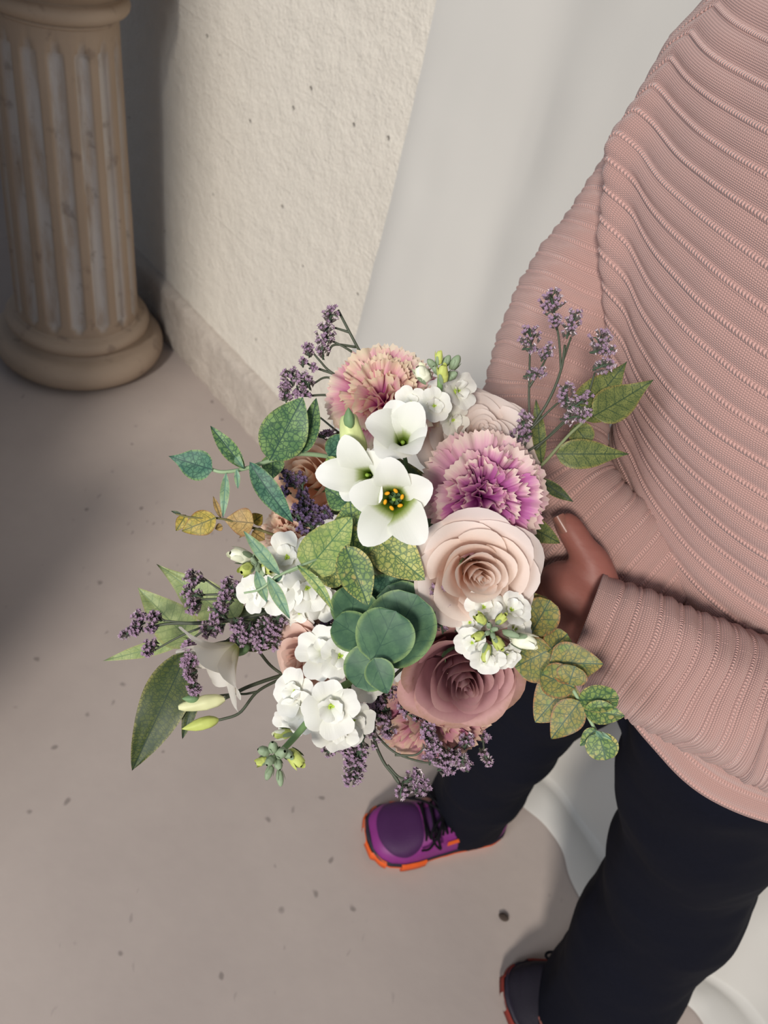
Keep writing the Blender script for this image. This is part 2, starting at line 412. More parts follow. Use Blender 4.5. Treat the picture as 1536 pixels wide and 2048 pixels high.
# torso axis (z, centre x, y, half width, half depth)
TS = [(.84, .385, .555, .185, .135), (.90, .375, .56, .185, .138), (1.0, .35, .575, .172, .128), (1.10, .325, .592, .165, .118), (1.20, .288, .618, .172, .118),
      (1.29, .255, .643, .186, .120), (1.37, .242, .655, .176, .108), (1.425, .235, .662, .140, .088), (1.475, .226, .666, .080, .068)]
TSA = np.array(TS)
def tsec(z, grow=0.0):
    c = [np.interp(z, TSA[:, 0], TSA[:, i]) for i in (1, 2, 3, 4)]
    return np.array([c[0], c[1], z]), c[2]+grow, c[3]+grow
# joints
A_R = [tsec(1.35)[0]+RV*.10, tsec(1.325)[0]+RV*.145+FV*.012, P(1345, 290, .70), P(1245, 470, .72), P(1150, 640, .74), P(1090, 800, .755), P(1075, 940, .745), P(1160, 1060, .715), P(1345, 1195, .70)]
RR = [.03, .042, .052, .064, .063, .061, .064, .060, .048]
A_L = [Pz(1900, 700, 1.33), P(1990, 1100, .56), P(1830, 1440, .56), P(1640, 1455, .575), P(1500, 1410, .588), P(1360, 1350, .598), P(1255, 1296, .608), P(1162, 1258, .618)]
A_L[0] = tsec(1.30)[0]-RV*.155
A_L[1] = A_L[0]*.5+P(1830, 1440, .60)*.5+np.array([.04, -.03, .0])
A_L[2] = P(1800, 1450, .60)
A_L = [tsec(1.36)[0]-RV*.085]+A_L; A_L[1] = tsec(1.315)[0]-RV*.150
RL = [.040, .070, .060, .057, .058, .058, .056, .052, .047]
legF = [Pz(1200, 1230, .86), Pz(1040, 1440, .48), Pz(945, 1605, .06)]     # leg nearer the wall
legN = [Pz(1440, 1500, .84), Pz(1345, 1770, .48), Pz(1192, 2030, .06)]
def limb(path, rad, n=30, ns=16):
    s = spline(path, n); r = np.interp(np.linspace(0, 1, n), np.linspace(0, 1, len(rad)), rad); return tube(s, r, ns)
pcs = []
for z in [0]:
    rows = []
    zs_ = np.linspace(.84, 1.40, 26)
    for z in zs_:
        c0, w, d = tsec(z, -.03)
        w = max(w, .03); d = max(d, .03)
        for j in range(28):
            th = 2*PI*j/28; rows.append(c0+RV*w*math.cos(th)+FV*d*math.sin(th))
    pcs.append((np.array(rows), grid_faces(26, 28, True)+[tuple(range(28))[::-1], tuple(25*28+j for j in range(28))]))
neckb = tsec(1.43)[0]; headc = neckb+np.array([-.01, .0, .182])
pcs.append(limb([neckb-UPV*.03, neckb+UPV*.06+FV*.005, headc-UPV*.04], [.062, .052, .055]))
HX = [RV, FV, UPV]
pcs.append(ellipsoid(headc+UPV*.03, (.074, .092, .092), HX, 24, 18))
pcs.append(ellipsoid(headc-UPV*.045+FV*.018, (.056, .066, .058), HX, 20, 14))
pcs.append(limb([headc+UPV*.025+FV*.082, headc-UPV*.003+FV*.102, headc-UPV*.014+FV*.108], [.008, .011, .013], 8))
pcs.append(ellipsoid(headc-UPV*.016+FV*.092, (.017, .014, .008), HX))
pcs.append(ellipsoid(headc-UPV*.043+FV*.082, (.022, .010, .0065), HX)); pcs.append(ellipsoid(headc-UPV*.054+FV*.080, (.018, .010, .0065), HX))
pcs.append(ellipsoid(headc-UPV*.086+FV*.066, (.018, .016, .016), HX))
for s_ in (-1, 1):
    pcs.append(ellipsoid(headc+RV*s_*.074+UPV*.005, (.008, .018, .030), HX))
    pcs.append(ellipsoid(headc+RV*s_*.030+UPV*.030+FV*.083, (.014, .008, .008), HX))
    pcs.append(ellipsoid(headc+RV*s_*.032+UPV*.048+FV*.088, (.020, .008, .006), HX))
pcs.append(limb([tsec(1.33)[0]+RV*.10]+A_R[:], [.05, .05]+[r*.68 for r in RR[1:-1]]+[.029], 50))
pcs.append(limb([tsec(1.33)[0]-RV*.10]+A_L[:], [.05, .05]+[r*.68 for r in RL[1:-1]]+[.029], 50))
for L in (legF, legN):
    hip = tsec(.84)[0]+(RV if L is legF else -RV)*.08
    pcs.append(limb([hip, (hip+L[1])/2, L[1], L[2]], [.075, .07, .050, .034], 40)); pcs.append(limb([L[-1], L[-1]-UPV*.02+FV*.10], [.034, .028], 8))
# near (left) hand: palm behind the flowers, thumb up, fingers around the stems
wr = P(1176, 1240, .626)
pcs.append(limb([A_L[-2], wr, P(1140, 1190, .636), P(1108, 1200, .642)], [.030, .027, .030, .026], 18))
pcs.append(limb([wr, P(1150, 1240, .640), P(1100, 1235, .648), P(1075, 1225, .652)], [.024, .027, .026, .020], 18))
pcs.append(limb([P(1165, 1180, .630), P(1120, 1185, .640), P(1085, 1185, .648)], [.022, .022, .017], 14))
th_pts = [P(1192, 1180, .628), P(1183, 1130, .624), P(1163, 1095, .624), P(1143, 1062, .626), P(1130, 1043, .628), P(1125, 1033, .630)]
pcs.append(limb(th_pts, [.021, .0165, .0122, .0115, .0102, .0075], 26))
GR = P(1040, 1195, .655)
for i, (yy, ln) in enumerate([(1172, 1.0), (1205, 1.06), (1240, 1.0), (1272, .85)]):
    b_ = P(1092, yy, .645+.004*i)
    p1 = P(1092-45*ln, yy-3+2*i, .652+.004*i); p2 = P(1092-80*ln, yy+2, .668+.004*i); p3 = P(1092-70*ln, yy+5, .690); p4 = P(1092-38*ln, yy+6, .697)
    pcs.append(limb([b_, p1, p2, p3, p4], [.0105, .0095, .0088, .0082, .0065], 22, 10))
# far (right) hand resting behind the other one
wr2 = A_R[-1]
pcs.append(limb([P(1290, 1150, .715), P(1270, 1190, .715), P(1240, 1220, .712)], [.026, .028, .026, .022], 14))
for i in range(4):
    b_ = P(1245-i*4, 1190+i*14, .712); pcs.append(limb([b_, P(1170-i*2, 1190+i*20, .700), P(1130, 1205+i*20, .695), P(1105, 1215+i*20, .685)], [.010, .0092, .0086, .0068], 18, 10))
pcs.append(limb([P(1270, 1180, .70), P(1240, 1180, .70), P(1215, 1190, .70)], [.014, .0105, .008], 10))
body = voxel('body', pcs, .0034, MSK, person, 3)
# thumbnail
tn = P(1121, 1036, .6165); t_ax = nrm(P(1121, 1030, .62)-P(1143, 1066, .62)); t_n = nrm(camdir(-.45, -.1)); t_s = nrm(np.cross(t_n, t_ax)); t_n = np.cross(t_ax, t_s)
V = []
for i in range(9):
    for j in range(7):
        a = (j-3)/3*1.0; y = (i-4)/4*.0075*(1-.15*a*a)
        V.append(P(1124, 1044, .6275)+t_ax*y+t_s*.0066*math.sin(a*.95)+t_n*(.0112*math.cos(a*.95)-.001*(i/8)**2))
part('fingernail', V, grid_faces(9, 7), MNAIL, person)
# hair
V, f = ellipsoid(headc+UPV*.045-FV*.018, (.084, .098, .092), HX, 32, 24)
V2 = []
for p in V:
    q = p-headc; fr = q @ FV; u_ = q @ UPV
    V2.append(p if not (fr > .045 and u_ < .085) else p-FV*(fr-.045))
part('hair', V2, f, MHAIR, person)
# sweater torso
def rib_rows(L, sp, phase=0):
    offs = [(-.5, 0), (-.30, 0), (-.19, 0), (-.11, 0), (-.070, .5), (-.038, .92), (0, 1), (.038, .92), (.070, .5), (.10, 0), (.19, 0), (.30, 0)]
    out = []
    k = -1
    while k*sp+phase < L+sp:
        for o_, r in offs:
            s = (k+o_)*sp+phase
            if 0 <= s <= L: out.append((s, r, o_))
        k += 1
    return out
def sleeve(name, path, rad, sp, parent, ncol=110, taper=None, wr=.004, seed=0, cuff=True, flat=0.0):
    p = spline(path, 400); d = np.r_[0, np.cumsum(np.linalg.norm(np.diff(p, axis=0), axis=1))]; L = d[-1]
    T_, A_, B_ = frames(p)
    tt = np.linspace(0, L, len(rad))
    rw = rib_rows(L, sp); V = []; U = []; R_ = []
    for s, r, o_ in rw:
        c0 = np.array([np.interp(s, d, p[:, i]) for i in range(3)]); A = nrm([np.interp(s, d, A_[:, i]) for i in range(3)]); B = nrm([np.interp(s, d, B_[:, i]) for i in range(3)])
        r0 = np.interp(s, tt, rad)
        incuff = cuff and s > L-.016
        k_ = 0 if incuff else 1
        for j in range(ncol+1):
            th = 2*PI*j/ncol
            dr = math.cos(th)*A+math.sin(th)*B
            ss = s+k_*.004*n3((c0+dr*r0), 18)*1.4
            q = c0+dr*r0
            w = wr*(n3(q+seed, 14)+.6*n3(q+seed, 30))+.5*wr*math.sin(th*3+s*26+seed)*n3(q+9+seed, 8)*2
            bul = .0014*math.cos(2*PI*o_)*-1
            rr = r0+w*min(1, (L-s)/.02)+(.0016*r+bul)*k_
            if incuff: rr += .0006+.0010*(L-s < .005)
            cc = np.array([np.interp(min(max(ss, 0), L), d, p[:, i]) for i in range(3)]) if k_ else c0
            V.append(cc+dr*rr); U.append((th*r0*100, s*100)); R_.append(r*k_)
    # turn the end inwards
    c0 = p[-1]
    for kk, fr in enumerate((.93, .85)):
        for j in range(ncol+1):
            V.append(c0-T_[-1]*.008*kk+(V[(len(rw)-1)*(ncol+1)+j]-c0)*fr); U.append(U[(len(rw)-1)*(ncol+1)+j]); R_.append(0)
    return part(name, V, grid_faces(len(rw)+2, ncol+1), MSW, parent, uv=U, attr={'rib': R_})
z0, z1 = .885, 1.475; sp = .0215
axis_len = z1-z0
rw = rib_rows(axis_len, sp, .004); NC = 260; V = []; U = []; R_ = []
for s, r, o_ in rw:
    for j in range(NC+1):
        th = 2*PI*j/NC
        cx, sx = math.cos(th), math.sin(th)
        z = z1-s
        # rings sag a little at the front and rise at the shoulders
        thd = ((th+PI/2) % (2*PI))-PI/2
        zz_ = max(z0, z-.19*min(1.0, max(0, 1.05-thd))*min(1, max(0, (z-1.12)/.16))*(1 if thd > -.6 else max(0, 1-(-.6-thd)/.8)))
        c0, w, d_ = tsec(zz_)
        n_ = 2.35
        den = (abs(cx)**n_+abs(sx)**n_)**(1/n_)
        q0 = c0+RV*w*cx/den+FV*d_*sx/den
        # drape from the shoulder: a soft vertical pleat on the right front
        th0 = 1.02+.25*(1.30-z)/.3
        am = .020*math.exp(-((z-1.24)/.10)**2)
        bump_ = am*math.exp(-((th-th0)/.11)**2)-am*.7*math.exp(-((th-(th0-.28))/.12)**2)
        bust = .022*math.exp(-((z-1.19)/.09)**2)*max(0, sx)**2
        wr_ = .006*n3(q0*np.array([1, 1, .35]), 9)+.0025*n3(q0, 20)
        bul = -.0016*math.cos(2*PI*o_)
        out_ = nrm(RV*cx*d_+FV*sx*w)
        cap = .040*math.exp(-((thd-.42)/.48)**2)*math.exp(-((z-1.28)/.095)**2)
        hem = .003 if z < z0+.012 else 0
        pz = q0+out_*(cap+bump_+bust+wr_+.0020*r+bul+hem)
        pz = pz+UPV*(.010*n3(q0, 5)*min(1, (z-z0)/.06)+.012*math.exp(-((th-th0)/.25)**2)*math.exp(-((z-1.22)/.12)**2))
        V.append(pz); U.append((th*.16*100, s*100)); R_.append(r)
k0 = len(V)-(NC+1)
for kk, fr in enumerate((.97, .9)):
    for j in range(NC+1):
        c0 = tsec(z0)[0]; V.append(c0+(V[k0+j]-c0)*np.array([fr, fr, 1])+UPV*.008*kk); U.append(U[k0+j]); R_.append(0)
sw = part('sweater', V, grid_faces(len(rw)+2, NC+1), MSW, person, uv=U, attr={'rib': R_})
sleeve('sleeve', A_R, RR, .0165, sw, 120, wr=.0045, seed=3)
sleeve('sleeve', A_L, RL, .0138, sw, 120, wr=.0045, seed=8)
# neckband
nb_ = spline([tsec(1.47)[0]+(RV*.078*math.cos(a)+FV*.069*math.sin(a))+UPV*(.006-.008*math.sin(a)) for a in np.linspace(0, 2*PI, 17)], 60)
v, f = tube(nb_, .006, 8); part('neckband', v, f, MSW, sw, uv=np.zeros((len(v), 2)), attr={'rib': np.zeros(len(v))})
# trousers
pcs = []
for L, radv in ((legF, [.094, .082, .078, .084]), (legN, [.100, .098, .092, .100])):
    hip = tsec(.86)[0]+(RV if L is legF else -RV)*.075
    pth = spline([hip+UPV*.02]+[L[0]]+[L[1]]+[L[2]-UPV*.028], 50)
    if L is legF: pth = spline([hip+UPV*.02, (hip+L[0])/2, L[1], L[2]-UPV*.028], 50)
    T_, A_, B_ = frames(pth); r = np.interp(np.linspace(0, 1, 50), np.linspace(0, 1, 4), radv); V = []
    for i in range(50):
        for j in range(48):
            th = 2*PI*j/48; q = pth[i]+(A_[i]*math.cos(th)+B_[i]*math.sin(th))*r[i]
            w = .010*n3(q*np.array([1, 1, .6]), 9)+.005*n3(q, 22)+.004*math.sin(i*.7+th)
            V.append(pth[i]+(A_[i]*math.cos(th)+B_[i]*math.sin(th))*(r[i]+w))
    pcs.append((np.array(V), grid_faces(50, 48, True)+[tuple(range(48))[::-1], tuple(49*48+j for j in range(48))]))
V = []
for i, z in enumerate(np.linspace(.80, .97, 12)):
    c0, w, d_ = tsec(max(z, .84), -.036)
    c0 = np.array([c0[0], c0[1], z])
    for j in range(40):
        th = 2*PI*j/40; V.append(c0+RV*w*math.cos(th)+FV*d_*math.sin(th))
pcs.append((np.array(V), grid_faces(12, 40, True)+[tuple(range(40))[::-1], tuple(11*40+j for j in range(40))]))
voxel('trousers', pcs, .006, MTR, person, 4)
# shoes
MSH_SHADE = plain('shaded_shoe_upper', '#1d1a24', .7, .2, .25, 500, .4); MORG_SHADE = plain('shaded_orange_rubber', '#7a2f28', .7, .2)  # darker copies for the near shoe, its shade put into the colour
def shoe(tip, heel, gz, MSM=MSM, MSH=MSH, MORG=MORG):
    f_ = nrm((tip-heel)*np.array([1, 1, 0])); l_ = np.array([-f_[1], f_[0], 0]); L = .285; o_ = np.array([tip[0], tip[1], gz])-f_*L
    S = np.array([0, .04, .12, .25, .4, .55, .68, .78, .87, .94, .98, 1.0])
    Wd = np.interp(np.linspace(0, 1, 45), S, [.014, .031, .040, .041, .042, .048, .055, .058, .055, .045, .030, .007])
    Ht = np.interp(np.linspace(0, 1, 45), S, [.060, .085, .098, .100, .098, .090, .076, .066, .058, .048, .038, .022])
    cy = lambda s: .006*math.sin(PI*s)
    def surf(s, a, g=0.0):
        w = np.interp(s, np.linspace(0, 1, 45), Wd)+g; h = np.interp(s, np.linspace(0, 1, 45), Ht)-.022+g
        ex = .72
        x = math.copysign(abs(math.cos(a))**ex, math.cos(a))*w; y = abs(math.sin(a))**ex*h
        return o_+f_*(s*L+g*.5)+l_*(x+cy(s))+UPV*(.022+y)
    n = 44; V = [surf(i/n, a) for i in range(n+1) for a in np.linspace(0, PI, 27)]
    up_ = part('shoe', V, grid_faces(n+1, 27), MSM, person)
    V = [surf(s, a, .0022) for s in np.linspace(.685, .955, 16) for a in np.linspace(.26*PI+.10*abs(s-.8), .78*PI, 18)]
    # rounded toe window
    V = []
    for rr in np.linspace(0, 1, 12):
        for t in np.linspace(0, 2*PI, 40, endpoint=False):
            s = .80+.145*rr*math.cos(t); a = PI/2+.36*PI*rr*math.sin(t)*(1-.12*math.cos(t)); V.append(surf(s, a, .0022*(1-rr**6)+.0002))
    part('toe_mesh', V, grid_faces(12, 40, True), MSH, up_)
    def outline(g, n=60):
        pts = []
        for s in np.linspace(0, 1, n): pts.append((s*L, np.interp(s, np.linspace(0, 1, 45), Wd)+g+cy(s)))
        for s in np.linspace(1, 0, n): pts.append((s*L, -np.interp(s, np.linspace(0, 1, 45), Wd)-g+cy(s)))
        return pts
    def slab_(g0, z0_, g1, z1_, nm, mt, par):
        V = []; k_ = 0
        for g, z in ((g0-.004, z0_), (g0, z0_+.001), (g1, z1_), (g1-.006, z1_)):
            q = outline(g); k_ = len(q)
            V += [o_+f_*(x+np.sign(x-.14)*g*.9)+l_*y+UPV*(z+(.010*max(0, (x/L-.85)/.15)**2)) for x, y in q]
        return part(nm, V, grid_faces(4, k_, True)+[tuple(range(k_))[::-1], tuple(3*k_+j for j in range(k_))], mt, par)
    slab_(.0015, .010, .0035, .025, 'midsole', MDK, up_)
    slab_(-.002, .0, .003, .011, 'outsole', MORG, up_)
    # orange toe and side lugs
    lug = []
    for s0, s1 in ((.90, 1.0), (.62, .80)):
        for sd_ in (1, -1):
            V = []
            for s in np.linspace(s0, s1, 12):
                w = np.interp(s, np.linspace(0, 1, 45), Wd)
                for z, g in ((.004, .002), (.004, .007), (.024, .0062), (.026, .002)):
                    V.append(o_+f_*(s*L+(.006 if s > .97 else 0))+l_*(sd_*(w+g)+cy(s))+UPV*(z+.008*max(0, (s-.85)/.15)**2))
            lug.append((np.array(V), grid_faces(12, 4)))
    for q in lug: part('sole_lug', q[0], q[1], MORG, up_)
    for sd_ in (-1, 1):
        V = [surf(s, PI/2+sd_*a, .0026) for s in np.linspace(.30, .64, 14) for a in np.linspace(.34+.0, .66, 6)]
        part('eyestay', V, grid_faces(14, 6), MSM, up_)
        V = [surf(s, PI/2+sd_*a, .0022) for s in np.linspace(.22, .50, 12) for a in np.linspace(.95, 1.15, 5)]
        part('side_stripe', V, grid_faces(12, 5), MTEAL if sd_ == 1 else MORG, up_)
    V = [surf(s, PI/2+a, .003) for s in np.linspace(.24, .64, 14) for a in np.linspace(-.33, .33, 8)]
    part('tongue', V, grid_faces(14, 8), MSH, up_)
    lc = []
    for i in range(6):
        s = .34+i*.056
        lc.append(tube(spline([surf(s, PI/2-.55, .004), surf(s+.012, PI/2-.25, .010), surf(s+.022, PI/2+.25, .010), surf(s+.03, PI/2+.55, .004)], 14), .0024, 6))
        lc.append(tube(spline([surf(s, PI/2+.55, .004), surf(s+.012, PI/2+.25, .012), surf(s+.022, PI/2-.25, .012), surf(s+.03, PI/2-.55, .004)], 14), .0024, 6))
    for sd_, q in ((1, 1.0), (-1, .8)):
        lp = [surf(.50, PI/2, .012), surf(.56, PI/2+sd_*.5, .022), surf(.66*q+.02, PI/2+sd_*.9, .018), surf(.66*q+.06, PI/2+sd_*.7, .014), surf(.60, PI/2+sd_*.3, .018), surf(.50, PI/2, .014)]
        lc.append(tube(spline(lp, 40), .0026, 6))
        lc.append(tube(spline([surf(.5, PI/2, .013), surf(.55, PI/2-sd_*.35, .020), surf(.62, PI/2-sd_*.8, .012), surf(.68, PI/2-sd_*.85, .007)], 20), .0024, 6))
    v, f = merge(lc); part('laces', v, f, MLACE, up_)
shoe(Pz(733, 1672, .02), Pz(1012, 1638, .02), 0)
shoe(Pz(1012, 2003, .02), Pz(1290, 1965, .02), 0, MSH_SHADE, MSH_SHADE, MORG_SHADE)

# ------------------------------------------------------------------ bouquet
BIND = P(1035, 1190, .668)                       # where the hands close round the stems
AXB = nrm(BIND-P(800, 1120, .50))
def stem_path(start, n0, k=0):
    a = rng.uniform(0, 2*PI); q = .013*math.sqrt(rng.random())
    e1 = nrm(np.cross(AXB, [0, 0, 1])); e2 = np.cross(AXB, e1)
    off = e1*q*math.cos(a)+e2*q*math.sin(a)
    s = np.asarray(start); d = np.linalg.norm(BIND-s)
    return [s, s-n0*.25*d+(BIND-s)*.15, s+(BIND+off-s)*.62-n0*.08*d, BIND+off, BIND+off*1.6+AXB*(.05+.03*rng.random())]
def add_stem(root, start, n0, r=.0022, mat=None, name='stem'):
    v, f = tube(spline(stem_path(start, n0), 26), [r*.8, r], 7); return part(name, v, f, mat or MSTEM, root)
def basis(n, ref=None):
    n = nrm(n); r = RW[:, 0] if ref is None else ref
    x = nrm(r-n*(r @ n)); return x, np.cross(n, x), n
def petal(c, B, ang, L, W, el0, el1, wpow=.7, rnd=.3, rpow=2.4, cup=0., ruf=0., rk=4., ser=0., nu=9, nv=8, r0=0., ease=1., fold=0., lift=0., seed=0, notch=0., ew=None):
    X, Y, N = B
    e = X*math.cos(ang)+Y*math.sin(ang); sd = np.cross(N, e)
    vs_ = np.linspace(0, 1, nv*3); el = el0+(el1-el0)*vs_**ease
    d = np.cos(el)[:, None]*e+np.sin(el)[:, None]*N; pos = np.vstack([[0, 0, 0], np.cumsum(d[:-1]*(L/(len(vs_)-1)), axis=0)])+e*r0
    m = -np.sin(el)[:, None]*e+np.cos(el)[:, None]*N
    ph = rng.uniform(0, 6.28); ph2 = rng.uniform(0, 6.28); V = []; U = []
    for i in range(nv):
        for j in range(nu):
            u = -1+2*j/(nu-1); v = i/(nv-1)
            vv = v*(1-rnd*abs(u)**rpow)+notch*0
            if ser: vv *= 1+ser*(((j % 2)*2-1)*.5+.6*rng.uniform(-1, 1))*v**3
            if notch: vv *= 1-notch*math.exp(-(u/.22)**2)*v**3
            t = min(max(vv, 0), 1.12)
            p_ = np.array([np.interp(min(t, 1), vs_, pos[:, k]) for k in range(3)]); 
            if t > 1: p_ = p_+d[-1]*L*(t-1)
            mm = np.array([np.interp(min(t, 1), vs_, m[:, k]) for k in range(3)])
            w = W/2*(.10+.90*min(t, 1)**wpow)
            y = u*w; rf = ruf*(math.sin(u*rk+ph)+.5*math.sin(u*rk*2.3+ph2))*t**2
            fo = fold*abs(u)*w
            V.append(c+p_+sd*(y*(1-.25*abs(cup)*abs(u)))+mm*(cup*u*u*w+rf+fo)); U.append((u*.5+.5, t))
    return np.array(V), grid_faces(nv, nu), U
PM = {
 'blush': petal_mat('blush_petal', [(0, '#e6b294'), (.25, '#f2cfba'), (.6, '#f5e0d3'), (1, '#f7e9df')], .06, .42),
 'palepink': petal_mat('pale_rose_petal', [(0, '#e8c1ac'), (.3, '#f2d9cc'), (.7, '#f4e4dc'), (1, '#f6ebe5')], .06, .42),
 'mauve': petal_mat('mauve_petal', [(0, '#7c4450'), (.4, '#a5707a'), (.8, '#b98a8e'), (1, '#c49a96')], .07, .3, speck=.15),
 'mauve_out': petal_mat('mauve_outer_petal', [(0, '#8d5560'), (.5, '#ad7d82'), (.85, '#b98f8a'), (1, '#a37f6d')], .12, .15, speck=.6),
 'peach': petal_mat('peach_petal', [(0, '#dba585'), (.4, '#ecc6aa'), (.8, '#f1d7c2'), (1, '#f4e1cf')], .08, .4),
 'dusty': petal_mat('dusty_pink_petal', [(0, '#c58d7d'), (.4, '#ddb3a5'), (1, '#e9cdc0')], .08, .35),
 'car_mag': petal_mat('magenta_carnation_petal', [(0, '#8a1c70'), (.5, '#ab3f95'), (.8, '#c271aa'), (.94, '#dcaabb'), (1, '#ecd6cc')], .12, .3, sk=18),
 'car_out': petal_mat('pink_carnation_petal', [(0, '#a8458c'), (.5, '#c97fb2'), (.8, '#dfb0bf'), (1, '#ead4ca')], .2, .32, sk=18),
 'car_cream': petal_mat('cream_carnation_petal', [(0, '#c0398c'), (.45, '#d370a8'), (.70, '#e3a8b4'), (.9, '#e9ccb8'), (1, '#e6d6ba')], .22, .35, sk=18),
 'car_creamout': petal_mat('cream_edged_carnation_petal', [(0, '#a8206f'), (.5, '#c65c9e'), (.78, '#dfa4b4'), (1, '#e9dac4')], .2, .32, sk=18),
 'car_dusk': petal_mat('dusky_carnation_petal', [(0, '#7c2a5e'), (.5, '#ad5c90'), (.8, '#c99096'), (1, '#d2b39c')], .2, .3, sk=18),
 'car_peach': petal_mat('peach_carnation_petal', [(0, '#b05b5d'), (.4, '#cd8a80'), (.75, '#e3bba6'), (1, '#ecd8bf')], .16, .2, sk=18),
 'white': petal_mat('white_petal', [(0, '#c3cf8e'), (.14, '#dfe3c0'), (.32, '#efefe4'), (1, '#f2f1ec')], .03, .3, rough=.45),
 'liswhite': petal_mat('bell_white_petal', [(0, '#3f5a14'), (.24, '#6f8a2c'), (.36, '#b8c488'), (.46, '#eeefe4'), (1, '#f1f1ec')], .03, .28, rough=.45),
 'bellwhite': petal_mat('cream_white_petal', [(0, '#a9ad6a'), (.14, '#dcd6bf'), (.35, '#e8e2d6'), (1, '#efebe4')], .03, .45, rough=.5),
}
YEL = plain('yellow_anther', '#d9981e', .6, .2, .2); GRN = plain('green_pistil', '#7e9a3a', .5, .3); GDK = plain('dark_throat', '#3b4a1c', .6, .2)
CAL = plain('calyx_green', '#6f8c62', .55, .3, .2); BUDG = plain('bud_grey_green', '#87987a', .55, .3, .2, 120, .2); BUDY = plain('bud_yellow_green', '#b9c26a', .55, .3, .15); BUDL = plain('bud_lime', '#a9c14a', .5, .3, .2); BUDW = plain('bud_cream', '#e9ead2', .5, .3, .06)
def P_(name, vfu, mat, parent, label=None):
    o = part(name, vfu[0], vfu[1], mat, parent, uv=vfu[2])
    if label: o['label'] = label
    return o
def rose(name, label, cx, cy, Z, R, nx, ny, mat, mout=None, rings=None, openness=1.0, aspect=1.0, spin=0., group='roses of the bouquet', hgt=1.0):
    c = P(cx, cy, Z); N = camdir(nx, ny); B = basis(N); X, Y, N = B; R = R*Z/F
    root = thing(name, c-N*R*.8, label, 'rose', group)
    rings = rings or [(.10, 3), (.17, 3), (.27, 3), (.40, 4), (.56, 4), (.74, 5), (.90, 5), (1.0, 5)]
    for ir, (rho0, m) in enumerate(rings):
        for k_ in range(m):
            q = rho0; rho = rho0*(1+rng.uniform(-.05, .05)); a0 = spin+ir*1.9+k_*2*PI/m+rng.uniform(-.22, .22)
            hw = (PI/m)*rng.uniform(1.22, 1.5)*(1.1 if q < .3 else 1)
            top = (.60-.52*q**1.6+rng.uniform(-.04, .04))*R*hgt; nu, nv = 13, 10; V = []; U = []
            ph = rng.uniform(0, 6.28); fl = (.05+.52*q**1.3*openness); ph3 = rng.uniform(0, 6.28); kink = rng.uniform(-.45, .45); rl = rng.uniform(.6, 1.5)
            tilt = rng.uniform(-.10, .10)
            for iv in range(nv):
                v = iv/(nv-1)
                for j in range(nu):
                    u = -1+2*j/(nu-1)
                    vv = v*(1-.24*abs(u-kink*.6)**2.0*(.4+.6*v)-.03*abs(math.sin(u*2.2+ph)))
                    rr = R*rho*(.15+.85*min(1, vv/.60)**.6)*.80
                    if vv > .5: rr += R*fl*((vv-.5)/.5)**1.8*.60
                    roll = max(0, (vv-.74)/.26)*max(0, q-.12)*rl
                    z = -.85*R+(.85*R+top)*vv**.9-roll**1.6*R*.20-R*.10*q*max(0, vv-.6)
                    rr += roll*R*.06+.025*R*math.sin(u*2.9+ph)*vv**2*(.4+q)+.012*R*math.sin(u*6.1+ph3)*vv**3
                    rr += (.03+.10*q)*R*(abs(u)**2.2)*vv*(1 if u > 0 else .1)   # one side of each petal stands free of its neighbour
                    z += tilt*u*R*vv
                    ang = a0+u*hw*(.5+.5*min(1, vv/.4)**.8)
                    V.append(c+(X*math.cos(ang)*aspect+Y*math.sin(ang))*rr+N*z); U.append((u*.5+.5, vv))
            P_('petal', (V, grid_faces(nv, nu), U), mout if (mout and q > .85) else mat, root)
    V = []; U = []
    for k_ in range(50):
        t = k_/49*1.9*2*PI; r = R*(.012+.075*k_/49)
        for iv in range(5):
            v = iv/4; V.append(c+(X*math.cos(t+spin)+Y*math.sin(t+spin))*r*(.7+.4*v)+N*R*(-.4+1.0*v*(1-.06*math.sin(t*1.3)))); U.append((k_/49, .3+.6*v))
    P_('heart', (V, grid_faces(50, 5), U), mat, root)
    v, f = lathe([(.0, -R*1.05), (R*.20, -R*1.0), (R*.30, -R*.8), (R*.22, -R*.62)], 10, c, N); part('calyx', v, f, CAL, root)
    add_stem(root, c-N*R*1.0, N, .0026)
    return root
def carnation(name, label, cx, cy, Z, R, nx, ny, mat, mout, n=46, sq=1.0, group='carnations of the bouquet', spin=0):
    c = P(cx, cy, Z); N = camdir(nx, ny); B = basis(N); R = R*Z/F
    root = thing(name, c-N*R*.8, label, 'carnation', group)
    c0 = c-N*R*.62
    for i in range(n):
        q = ((i+.5)/n)**.75
        el = 1.50-1.25*q+rng.uniform(-.12, .12); L = R*(.98+.22*q*rng.uniform(.85, 1.1)); a = spin+i*2.399963
        if q < .62: kw = dict(W=R*rng.uniform(.55, .8), cup=rng.uniform(-.9, 1.0), ruf=R*.085, rk=rng.uniform(5, 7.5), rnd=.16)
        else: kw = dict(W=R*rng.uniform(.95, 1.15), cup=rng.uniform(-.1, .35), ruf=R*.045, rk=rng.uniform(5, 8), rnd=.22)
        W = kw.pop('W')
        v, f, u = petal(c0, B, a, L*(.78 if q < .3 else .9 if q < .6 else 1), W*1.15, el+.12, el-.30-.35*q, wpow=1.15, rpow=2.0, ser=.045, nu=23, nv=9, r0=R*.10*rng.random(), ease=2.0, **kw)
        P_('petal', (v, f, u), mout if q > .66 else mat, root)
    v, f = lathe([(.001, -R*1.25), (R*.16, -R*1.2), (R*.2, -R*.8), (R*.26, -R*.5)], 10, c, N); part('calyx', v, f, CAL, root)
    add_stem(root, c-N*R*1.2, N, .0022)
    return root
